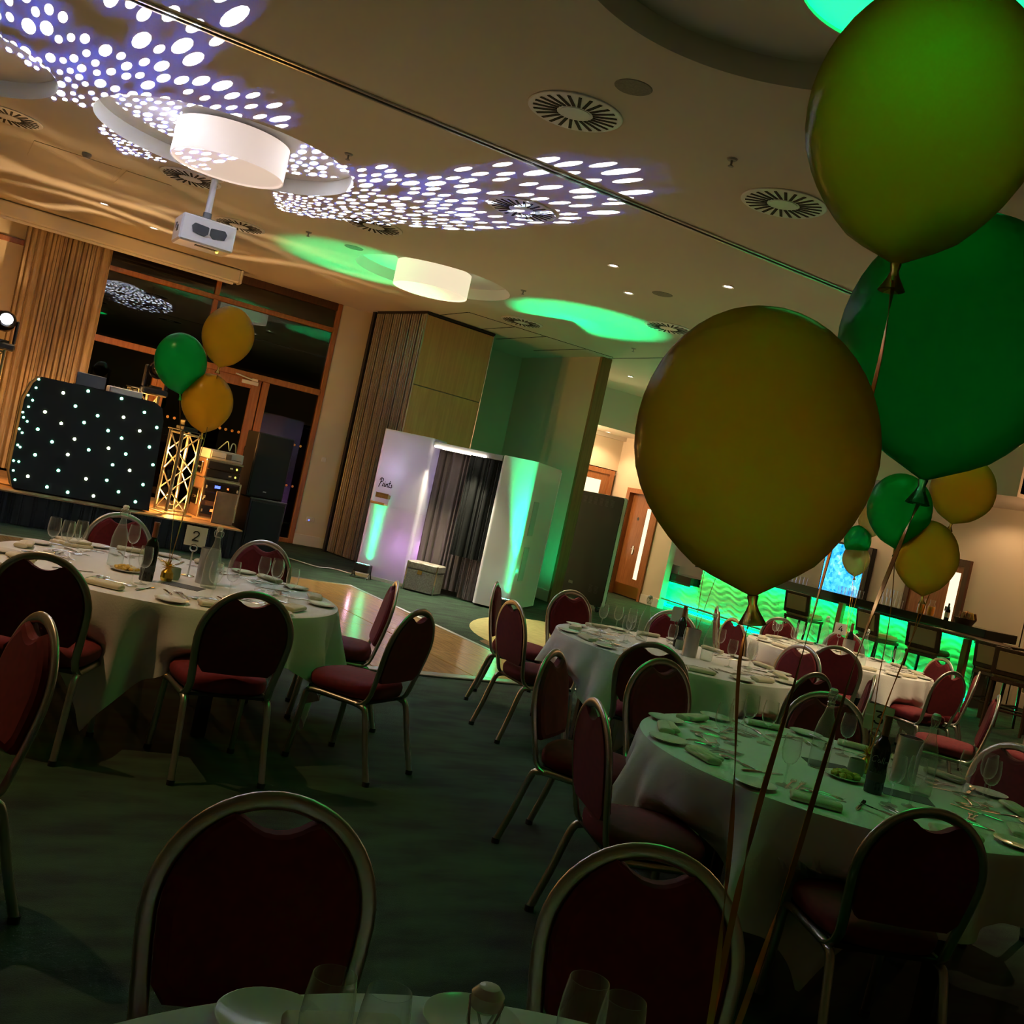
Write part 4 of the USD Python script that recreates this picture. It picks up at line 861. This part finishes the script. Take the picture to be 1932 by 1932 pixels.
# ================================================================== tables
TZ = .752
def table(key, R, corner, seed, half=1.16):
    cx, cy = TABLES[key]
    t = thing('round_table', 'round folding banquet table under the cloth of ' + TNAME[key], 'table', at=place((cx, cy, 0)))
    obj('tabletop', cyl(R - .012, .715, TZ - .008, 64), 'ply', t)
    for k in range(4):
        a = corner + PI / 4 + k * PI / 2; obj('leg', bx(-.022, .022, -.035, .035, 0, .715, .004).apply_transform(trimesh.transformations.rotation_matrix(a, (0, 0, 1))).apply_translation((.66 * math.cos(a), .66 * math.sin(a), 0)), 'black', t, smooth=False)
    obj('apron', lathe([(.58, .66), (.60, .66), (.60, .715), (.58, .715), (.58, .66)], 32), 'black', t)
    n = 288; th = np.arange(n) * 2 * PI / n; r = np.random.default_rng(seed); rings = []
    u = th - corner; reach = half / np.maximum(np.abs(np.cos(u - PI / 4)), np.abs(np.sin(u - PI / 4))); hang = np.minimum(reach - R, TZ - .03)
    wob = sum(np.sin(th * k + r.uniform(0, 6)) * a for k, a in ((9, .5), (14, .55), (22, .45), (31, .22), (5, .3)))
    for s in (0.0, .5, .9, .985): rings.append(np.c_[R * s * np.cos(th), R * s * np.sin(th), np.full(n, TZ)])
    rings[0] += 1e-6 * np.c_[np.cos(th), np.sin(th), 0 * th]
    rings.append(np.c_[(R + .004) * np.cos(th), (R + .004) * np.sin(th), np.full(n, TZ - .004)])
    for f in np.linspace(.06, 1, 13):
        d = hang * f; out = R + .010 + .06 * f + (.15 + .07 * f) * d * wob - .02 * f * f; z = TZ - .010 - d * .985
        for k, a, lim, _ in SEATS:                      # the cloth is pushed in by the seats
            if k == key:
                w = np.clip(1.6 - np.abs((th - a + PI) % (2 * PI) - PI) / .20, 0, 1) * np.clip((.56 - z) / .08, 0, 1); w = w * w * (3 - 2 * w)
                out = out - w * np.maximum(0, out - max(.62, lim - .02))
        rings.append(np.c_[out * np.cos(th), out * np.sin(th), z])
    V = np.vstack(rings); F = []
    for i in range(len(rings) - 1):
        for k in range(n):
            a, b, c, d = i * n + k, i * n + (k + 1) % n, (i + 1) * n + k, (i + 1) * n + (k + 1) % n; F += [(a, c, d), (a, d, b)]
    obj('tablecloth', TM(V, np.array(F), process=False), 'cloth', None, smooth=45, label='white cloth draped over ' + TNAME[key], cat_='tablecloth', at=place((cx, cy, 0)))
table('two', .99, math.radians(-120), 1, 1.22); table('five', .92, math.radians(-150), 2); table('three', .90, math.radians(-138), 3); table('four', .91, math.radians(-160), 4); table('near', .91, math.radians(-110), 5)

# ---------------------------------------------------------------- tableware kinds; z = 0 is the cloth
def one(name, mesh, material, cat_, smooth=40):
    return Kind(lambda label, group, at: obj(name, mesh, material, None, smooth=smooth, label=label, cat_=cat_, group=group, at=at))
def mk_glass(label, group, at):
    t = thing('wine_glass', label, 'glass', group, at=at)
    obj('bowl', lathe([(0, .0895), (.016, .092), (.028, .105), (.035, .125), (.037, .145), (.035, .175), (.0312, .204), (.0306, .2055), (.0298, .2045)], 28), 'wine_glass', t, smooth=60)
    obj('stem', lathe([(.0045, .012), (.0036, .03), (.0036, .07), (.006, .088), (0, .09)], 12), 'wine_glass', t, smooth=60)
    obj('foot', lathe([(0, 0), (.034, 0), (.034, .0018), (.012, .006), (.0045, .012), (0, .013)], 28), 'wine_glass', t, smooth=60); return t
wine_glass = Kind(mk_glass)
plate = one('side_plate', lathe([(0, 0), (.05, 0), (.055, .004), (.085, .014), (.087, .016), (.084, .0165), (.055, .008), (0, .007)], 36), 'china', 'plate')
def mk_napkin(label, group, at):
    t = thing('napkin', label, 'napkin', group, at=at)
    def roll(w, d, h, x):
        rings = []
        for s, q in ((-.5, .75), (-.46, 1), (0, 1.04), (.46, 1), (.5, .75)):
            rings.append(np.array([(x + d / 2 * q * math.cos(a), s * w, h * .5 + h * .5 * q * math.copysign(abs(math.sin(a)) ** .7, math.sin(a))) for a in np.arange(14) * 2 * PI / 14]))
        return loft(rings)
    obj('folded_cloth', cat([roll(.19, .075, .030, 0), xf(roll(.17, .05, .022, .028), (0, .008, .010), .12)]), 'napkin', t, smooth=60); return t
napkin = Kind(mk_napkin)
def spoon_like(head, L):
    """handle along +y, head at the far end"""
    h = sweep(np.array([(0, 0, .003), (0, .03, .005), (0, L * .45, .008), (0, L * .68, .006)]), [.0012, .0014, .0018, .002], [.0065, .0055, .003, .0028], n=8, nref=(0, 0, 1)); return cat([h, head])
def bowl_mesh(a, b, y): return TM(*(lambda m: (m.vertices * (a, b, .006) + (0, y, .006), m.faces))(trimesh.creation.icosphere(2, 1.0)), process=False)
def fork_mesh(L):
    y = L * .68; parts = [loft([np.array([(x * w, y + s, .006 + z) for x, z in ((-1, -.001), (1, -.001), (1, .001), (-1, .001))]) for w, s in ((.003, -.002), (.010, .018), (.0115, .032))])]
    for k in range(4): parts.append(sweep([(-.0095 + .0063 * k, y + .030, .006), (-.0095 + .0063 * k, y + .05, .004), (-.0095 + .0063 * k, L, .009)], [.001, .001, .0006], [.0018, .0017, .0008], n=5, nref=(0, 0, 1)))
    return spoon_like(cat(parts), L)
def knife_mesh(L):
    blade = xf(ext([(-.004, 0), (.008, .01), (.010, L * .35), (.006, L * .5), (-.006, L * .53), (-.007, L * .3)], .0016), (0, L * .46, .002))
    return cat([sweep(np.array([(0, 0, .005), (0, .02, .006), (0, L * .3, .006), (0, L * .47, .004)]), [.003, .0042, .004, .0025], [.006, .0085, .007, .005], n=8, nref=(0, 0, 1)), blade])
fork = one('fork', fork_mesh(.20), 'steel', 'fork'); small_fork = one('dessert_fork', fork_mesh(.17), 'steel', 'fork')
knife = one('knife', knife_mesh(.225), 'steel', 'knife'); butter_knife = one('butter_knife', knife_mesh(.17), 'steel', 'knife')
spoon = one('dessert_spoon', spoon_like(bowl_mesh(.018, .028, .152), .18), 'steel', 'spoon')
def mk_carafe(label, group, at):
    t = thing('carafe', label, 'carafe', group, at=at)
    obj('bottle', lathe([(0, 0), (.042, 0), (.045, .008), (.045, .16), (.036, .205), (.022, .245), (.016, .275), (.015, .315), (.0185, .318), (.0185, .332), (.013, .334)], 28), 'bottle_glass', t, smooth=50)
    obj('stopper', lathe([(.010, .332), (.018, .338), (.019, .352), (.012, .360), (0, .361)], 16), 'china', t, label='white swing stopper')
    obj('wire_clip', cat([sweep(curve([(.0, .019, .345), (.024, .012, .325), (.026, 0, .30), (.024, -.012, .325), (.0, -.019, .345)]), .0016), sweep(curve([(0, .019, .345), (-.024, .012, .325), (-.026, 0, .30), (-.024, -.012, .325), (0, -.019, .345)]), .0016), lathe([(.0175, .296), (.019, .298), (.0175, .300)], 16)]), 'steel', t); return t
carafe = Kind(mk_carafe)
def mk_wine(label, group, at):
    t = thing('wine_bottle', label, 'bottle', group, at=at)
    obj('bottle', lathe([(0, 0), (.036, 0), (.038, .006), (.038, .185), (.030, .215), (.016, .235), (.0145, .25), (0, .25)], 28), 'bottle_dark', t, smooth=50)
    obj('capsule', lathe([(.0155, .245), (.0152, .318), (.0165, .32), (.0165, .33), (0, .331)], 20), 'cork', t, label='red brown foil capsule')
    obj('label', lathe([(.0384, .055), (.0386, .056), (.0386, .088), (.0384, .089)], 28), 'label_grey', t, label='grey lower label'); return t
wine = Kind(mk_wine)
def number_stand(x, y, num, label, rz):
    t = thing('table_number', label, 'table number', at=place((x, y, TZ), rz))     # card faces local -y
    obj('foot', lathe([(0, 0), (.04, 0), (.04, .004), (.006, .012), (0, .012)], 24), 'steel', t); obj('stem', cyl(.005, .01, .155, 10), 'steel', t)
    obj('ring', sweep([(.020 * math.cos(a), 0, .175 + .020 * math.sin(a)) for a in np.arange(24) * 2 * PI / 24], .0045, closed=True), 'steel', t)
    obj('card', box(.125, .003, .12, (0, .004, .245), .001), 'paper', t, smooth=False)
    if num:
        g = meshkit.text_mesh(num, .062, .002); b = g.bounds; g.apply_translation((-(b[0][0] + b[1][0]) / 2, -(b[0][1] + b[1][1]) / 2, 0)); obj('number', xf(g, (0, .0012, .248), rx=PI / 2), 'ink', t, smooth=False, label='black figure ' + num)
def mk_cooler(label, group, at):
    t = thing('wine_cooler', label, 'wine cooler', group, at=at)
    obj('cylinder', lathe([(0, 0), (.055, 0), (.056, .21), (.052, .21), (.050, .006), (0, .006)], 36), 'brushed_steel', t); return t
cooler = Kind(mk_cooler)
def mk_weight(label, group, at):
    t = thing('balloon_weight', label, 'balloon weight', group, at=at)
    obj('foil_pouch', lathe([(0, 0), (.030, .002), (.036, .02), (.033, .05), (.012, .075), (.010, .08), (0, .08)], 18), 'gold_foil', t, smooth=False)
    r = np.random.default_rng(4); sp = []
    for k in range(46):
        a, e = r.uniform(0, 6.28), r.uniform(-.5, 1.45); d = np.array([math.cos(a) * math.cos(e), math.sin(a) * math.cos(e), math.sin(e)]); q = np.array([0, 0, .082]); w = np.cross(d, (.3, .5, .8)); w = w / np.linalg.norm(w) * .005
        sp.append(TM(np.array([q - w, q + w, q + d * r.uniform(.03, .052), q + d * .02 + np.cross(w, d) * .5]), np.array([(0, 1, 2), (1, 0, 3), (1, 3, 2), (3, 0, 2)]), process=False))
    obj('tinsel', cat(sp), 'gold_foil', t, smooth=False, label='spiky gold tinsel tuft'); return t
weight = Kind(mk_weight)
def mk_pot(label, group, at):
    t = thing('candle_pot', label, 'candle holder', group, at=at)
    obj('pot', lathe([(0, 0), (.032, 0), (.038, .02), (.036, .07), (.033, .07), (.034, .02), (.028, .008), (0, .008)], 24), 'candle_pot', t); obj('candle', cyl(.027, .008, .03, 16), 'paper', t); return t
pot = Kind(mk_pot)
def mk_dish(label, group, at):
    t = thing('snack_dish', label, 'dish of food', group, at=at)
    obj('dish', lathe([(0, 0), (.05, 0), (.09, .014), (.092, .017), (.088, .0175), (.05, .007), (0, .006)], 32), 'china', t); r = np.random.default_rng(9)
    for k in range(14):
        a, q = k * 2.4, .055 * math.sqrt(k / 14); m = trimesh.creation.icosphere(1, 1.0); m.vertices = m.vertices * (.022, .017, .012) * (1 + .12 * r.standard_normal((len(m.vertices), 1))); obj('morsel', xf(m, (q * math.cos(a), q * math.sin(a), .020 + .008 * (k < 5)), a), 'chips', t)
    return t
dish = Kind(mk_dish)
menu = one('menu_card', box(.21, .15, .0022, (0, 0, .0012)), 'cardboard_grey', 'menu card', False)

def setting(key, R, phi, glasses=False, full=True):
    c = np.array(TABLES[key]); d = np.array([math.cos(phi), math.sin(phi)]); l = np.array([-d[1], d[0]]) * -1      # l: the sitter's left
    h = clock(c, c + d); wh = 'at the %s o\'clock place of %s' % (h, TNAME[key]); rz = math.atan2(-d[1], -d[0]) - PI / 2
    def at(rr, ll, a=0., z=0.): p = c + d * (R - rr) + l * ll; return place((p[0], p[1], TZ + z), rz + a)
    j = lambda s: rnd.uniform(-s, s)
    napkin(at(.12 + j(.02), .0 + j(.02), PI / 2 + j(.25)), 'folded cream napkin ' + wh)
    plate(at(.12 + j(.01), .235), 'white side plate ' + wh); butter_knife(at(.20, .215, .25 + j(.3), .0165), 'butter knife on the plate ' + wh)
    fork(at(.23, .135 + j(.01), j(.05)), 'outer dinner fork ' + wh); knife(at(.24, -.13 + j(.01), j(.06)), 'dinner knife ' + wh)
    if full:
        fork(at(.23, .105 + j(.005), j(.06)), 'inner dinner fork ' + wh); spoon(at(.325 + j(.02), -.09, PI / 2 + .2 + j(.2)), 'dessert spoon ' + wh); small_fork(at(.345 + j(.02), .09, -PI / 2 + j(.2)), 'dessert fork ' + wh)
    if glasses:
        wine_glass(at(.40, -.12), 'left wine glass ' + wh); wine_glass(at(.37, -.205), 'right wine glass ' + wh)
rad = math.radians
for a in (-165, -125, -86, -48, -6, 32, 62, 95, 125, 155): setting('two', .985, rad(a))
for a in (176, 142, 108, 72, 38, 4, -32, -68, -104, -144): setting('three', .90, rad(a))
for a in (176, 140, 104, 68, 30, -6, -42, -80, -116, -150): setting('five', .92, rad(a), full=a > 100 or a < -70)
for a in (178, 142, 106, 70, 30, -8, -46, -84, -120, -152): setting('four', .91, rad(a), full=False)
for a in (112, 88, 52): setting('near', .91, rad(a), full=True)

def glasses(key, pts):
    c = TABLES[key]; seen = {}
    for x, y in pts: seen.setdefault(clock(c, (x, y)), []).append((x, y))
    for h, ps in seen.items():
        ps.sort(key=lambda p: p[0] * rt[0] + p[1] * rt[1]); n = len(ps)
        w = {1: ['single'], 2: ['left', 'right'], 3: ['left', 'middle', 'right']}.get(n, ['first', 'second', 'third', 'fourth', 'fifth'])
        for q, (x, y) in zip(w, ps): wine_glass(place((x, y, TZ)), '%s wine glass of those at the %s o\'clock part of %s' % (q, h, TNAME[key]) if n > 1 else 'clear wine glass at the %s o\'clock part of %s' % (h, TNAME[key]))
glasses('two', [(1.125, 5.75), (1.19, 5.84), (1.30, 6.86), (.885, 6.388), (.866, 6.50), (.80, 6.57), (.955, 6.62), (1.527, 5.645), (1.663, 5.798), (1.97, 6.245), (2.06, 6.27), (2.03, 6.158), (2.04, 5.895)])
glasses('three', [(4.122, 3.511), (3.181, 2.956), (3.235, 3.423), (3.673, 3.72), (3.683, 3.60), (3.42, 3.54), (3.607, 2.791), (3.72, 2.78), (4.32, 2.98), (4.335, 2.865), (4.46, 2.97)])
glasses('five', [(4.93, 6.80), (4.756, 6.238), (5.10, 6.83), (5.22, 6.80), (4.86, 6.33), (5.10, 6.12), (5.20, 6.06), (5.80, 6.37), (5.387, 5.77), (5.498, 5.675), (5.68, 5.87), (5.59, 5.78)])
glasses('four', [(8.019, 8.03), (8.14, 8.10), (8.379, 8.02), (8.55, 8.2), (8.66, 8.15), (8.42, 6.90), (8.56, 6.88), (8.80, 7.1), (7.8, 7.5), (7.86, 7.6)])
for (x, y), l in zip([(.622, 1.285), (.684, 1.236), (1.018, 1.236), (1.044, 1.176)], ('left of the pair left of the stopper', 'right of the pair left of the stopper', 'left of the pair at the right', 'right of the pair at the right')):
    wine_glass(place((x, y, TZ)), 'clear glass at the bottom edge, ' + l)
for key, ps in dict(two=[(1.138, 6.399), (1.605, 6.046)], three=[(3.694, 3.266), (4.01, 2.962)], five=[(5.12, 6.5), (5.30, 5.93)], four=[(8.55, 7.85), (8.25, 7.05)]).items():
    for (x, y), l in zip(ps, ('left', 'right')): carafe(place((x, y, TZ), .4), l + ' clear swing top carafe on ' + TNAME[key])
carafe(place((.652, .957, TZ), .9), 'carafe with white stopper and wire clip at the bottom edge')
for key, (x, y) in dict(two=(1.244, 5.993), three=(3.682, 2.941), five=(5.43, 6.43), four=(8.88, 7.80)).items():
    wine(place((x, y, TZ)), 'dark wine bottle on ' + TNAME[key])
# script lettering on the near bottle, bent round the glass
cal = [[(.045, .03), (.035, .042), (.012, .030), (.004, .008), (.018, -.002), (.036, .006)], [(.062, .018), (.052, .018), (.047, .006), (.056, .0), (.063, .012), (.066, .0)], [(.072, .0), (.078, .042), (.074, .002)], [(.083, .0), (.09, .042), (.085, .002), (.092, .0)], [(.098, .0), (.101, .016)], [(.107, .012), (.116, .012), (.112, .002), (.122, .002)]]
ls = []
for s in cal:
    p = curve([(a, 0, b) for a, b in s], 5) * .62
    g = (p[:, 0] - .037) / .0392 + math.atan2(-2.941, -3.682) + .05; ls.append(sweep(np.c_[.0392 * np.cos(g), .0392 * np.sin(g), p[:, 2] + .135], .0009, n=5))
obj('bottle_lettering', cat(ls), 'lettering', None, label='pale script lettering on the dark wine bottle of the near right table', cat_='lettering', at=place((3.682, 2.941, TZ)))
for key, n, (x, y), rz in (('two', '2', (1.566, 6.403), -.25), ('three', '3', (4.05, 3.29), -.85), ('five', None, (5.46, 6.52), -.7), ('four', '4', (8.79, 7.87), -.85)):
    number_stand(x, y, n, 'white number card %s on a ring stand, on %s' % (n or 'behind the bottle', TNAME[key]), rz)
for key, (x, y) in dict(two=(1.62, 6.20), three=(4.085, 3.121), five=(5.21, 6.02), four=(8.20, 7.20)).items(): cooler(place((x, y, TZ)), 'brushed metal wine cooler on ' + TNAME[key])
for key, (x, y) in dict(two=(1.373, 6.082), three=(3.967, 3.232), five=(5.40, 6.22), four=(8.63, 7.62), near=(.965, .925)).items(): weight(place((x, y, TZ)), 'gold foil balloon weight with tinsel on ' + TNAME[key])
for key, (x, y) in dict(two=(1.433, 6.183), three=(3.857, 3.193), five=(5.36, 6.32)).items(): pot(place((x, y, TZ)), 'frosted green candle pot on ' + TNAME[key])
for key, (x, y) in dict(two=(1.175, 6.229), three=(3.701, 3.114)).items(): dish(place((x, y, TZ)), 'dish of yellow crisps on ' + TNAME[key])
menu(place((1.45, 5.97, TZ), -.55), 'dark grey menu card lying flat on the table with card 2'); menu(place((3.87, 2.92, TZ), -.7), 'dark grey menu card by the wine bottle on the near right table'); menu(place((3.80, 3.30, TZ), -.5), 'dark green lit menu card behind the dish on the near right table')
obj('folded_napkin_stack', cat([bx(-.1, .1, -.08, .08, 0, .022, .006), bx(-.09, .09, -.07, .07, .023, .042, .006)]), 'napkin', None, label='thick stack of white napkins at the far left of the table with card 2', cat_='napkin', at=place((.98, 7.02, TZ), .3))

# ================================================================== balloons
def balloon(cen, knot, mt, label, r=.145):
    cen, knot = np.array(cen), np.array(knot); ax = cen - knot; H = np.linalg.norm(ax); ax /= H; prof = []
    for k in range(25):                                  # from the knot up: teardrop of radius r
        a = -PI / 2 + PI * k / 24
        z = math.sin(a); w = math.cos(a); q = max(0, -z)
        prof.append((max(0.0, r * w * (1 - .30 * q * q) * (1 - .55 * min(1, max(0, (q - .80) / .2)) ** 1.5)) if k else .006, r * z * 1.17 if z > 0 else -(H - .012) * q))
    prof = [(.0, -(H - .0125))] + prof[:-1] + [(0, prof[-1][1])]
    prof += [(max(0, w - .0012), z - .0012 if z > 0 else z + .0012) for w, z in prof[::-1]]      # a thin skin with an inner face
    t = thing('balloon', label, 'balloon', at=place(cen, 0, ax))
    obj('skin', lathe(prof, 48), mt, t, smooth=80)
    obj('knot', lathe([(0, -H + .014), (.007, -H + .012), (.005, -H + .002), (.008, -H - .006), (.017, -H - .022), (.015, -H - .023), (0, -H - .008)], 14), mt, t, smooth=50)
CL = [('balloon_gold', (1.017, .959, 2.225), (1.02, .954, 2.027), 'huge gold balloon cut by the top right corner of the photo, green light shining through', .145),
      ('balloon_green', (1.211, .994, 1.982), (1.205, .994, 1.78), 'huge green balloon cut by the right edge of the photo', .159),
      ('balloon_gold', (.867, .966, 1.768), (.898, .944, 1.581), 'huge gold balloon right of the photo centre', .145),
      ('balloon_green', (1.228, 6.2, 1.984), (1.26, 6.179, 1.795), 'green balloon of the trio over the table with card 2', .145),
      ('balloon_gold', (1.43, 6.088, 2.189), (1.417, 6.092, 1.992), 'upper gold balloon over the table with card 2', .145),
      ('balloon_gold', (1.412, 6.164, 1.794), (1.419, 6.157, 1.605), 'lower gold balloon over the table with card 2', .145),
      ('balloon_green', (3.948, 3.349, 1.964), (3.968, 3.334, 1.77), 'medium green balloon below the huge green one', .145),
      ('balloon_gold', (4.181, 3.218, 2.102), (4.162, 3.226, 1.94), 'upper medium gold balloon right of the medium green one', .145),
      ('balloon_gold', (4.091, 3.264, 1.779), (4.111, 3.249, 1.583), 'lower medium gold balloon before the lit door', .145),
      ('balloon_green', (8.989, 8.086, 1.964), (8.992, 8.08, 1.746), 'smallest green balloon in front of the blue screen', .145),
      ('balloon_pale', (9.01, 8.07, 1.762), (9.031, 8.054, 1.56), 'pale small balloon below the smallest green one', .145),
      ('balloon_pale', (9.08, 8.03, 2.21), (9.095, 8.02, 2.01), 'small gold balloon half hidden behind the medium green one', .145),
      ('balloon_gold', (5.33, 6.30, 2.30), (5.34, 6.29, 2.10), 'gold balloon hidden behind the big middle one', .145), ('balloon_green', (5.5, 6.15, 2.05), (5.48, 6.16, 1.86), 'green balloon hidden behind the big middle one', .145)]
for m, c, k, l, r in CL: balloon(c, k, m, l, r)
def ribbon(pts, label, w=.0035):
    p = curve(pts, 14); n = len(p); V = []
    for i in range(n):                                   # flat curling ribbon that twists as it falls
        a = 1.1 * math.sin(i * .11) + i * .02; d = np.array([math.cos(a), math.sin(a), 0]) * w; e = np.array([-d[1], d[0], 0]) * .12
        V += [p[i] - d - e, p[i] + d - e, p[i] + d + e, p[i] - d + e]
    rings = [np.array(V[4 * i:4 * i + 4]) for i in range(n)]
    obj('ribbon', loft(rings), 'ribbon_gold', None, smooth=40, label=label, cat_='ribbon')
ribbon([(.900, .943, 1.575), (.905, .952, 1.509), (.927, .939, 1.363), (.936, .932, 1.286), (.944, .927, 1.208), (.953, .920, 1.092), (.962, .921, .95), (.965, .925, .84)], 'gold ribbon hanging from the huge gold balloon right of centre', .0036)
ribbon([(1.014, .946, 2.015), (1.015, .942, 1.871), (.999, .946, 1.521), (.988, .95, 1.341), (.984, .949, 1.255), (.980, .945, 1.19), (.972, .935, 1.06), (.968, .928, .95), (.966, .926, .84)], 'gold ribbon hanging from the huge gold balloon in the corner', .004)
ribbon([(1.205, .993, 1.758), (1.12, .94, 1.68), (1.049, .906, 1.531), (1.03, .912, 1.286), (1.021, .916, 1.199), (1.004, .921, 1.065), (.978, .925, .92), (.967, .926, .84)], 'gold ribbon hanging from the huge green balloon', .004)
def string(a, b, label, sag=.03, r=.0016):
    a, b = np.array(a), np.array(b); obj('balloon_string', sweep(curve([a, a * .7 + b * .3 + (sag, 0, 0), a * .35 + b * .65 + (sag * .6, sag * .5, 0), b]), r, n=5), 'ribbon_gold', None, label=label, cat_='string')
for i, w in ((3, (1.373, 6.082)), (4, (1.373, 6.082)), (5, (1.373, 6.082)), (6, (3.967, 3.232)), (7, (3.967, 3.232)), (8, (3.967, 3.232)), (9, (8.63, 7.62)), (10, (8.63, 7.62)), (11, (8.63, 7.62)), (12, (5.40, 6.22)), (13, (5.40, 6.22))):
    string(np.array(CL[i][2]) - (0, 0, .012), (w[0], w[1], TZ + .08), 'thin gold string of the ' + CL[i][3], .02, .0022 if i > 5 else .0018)
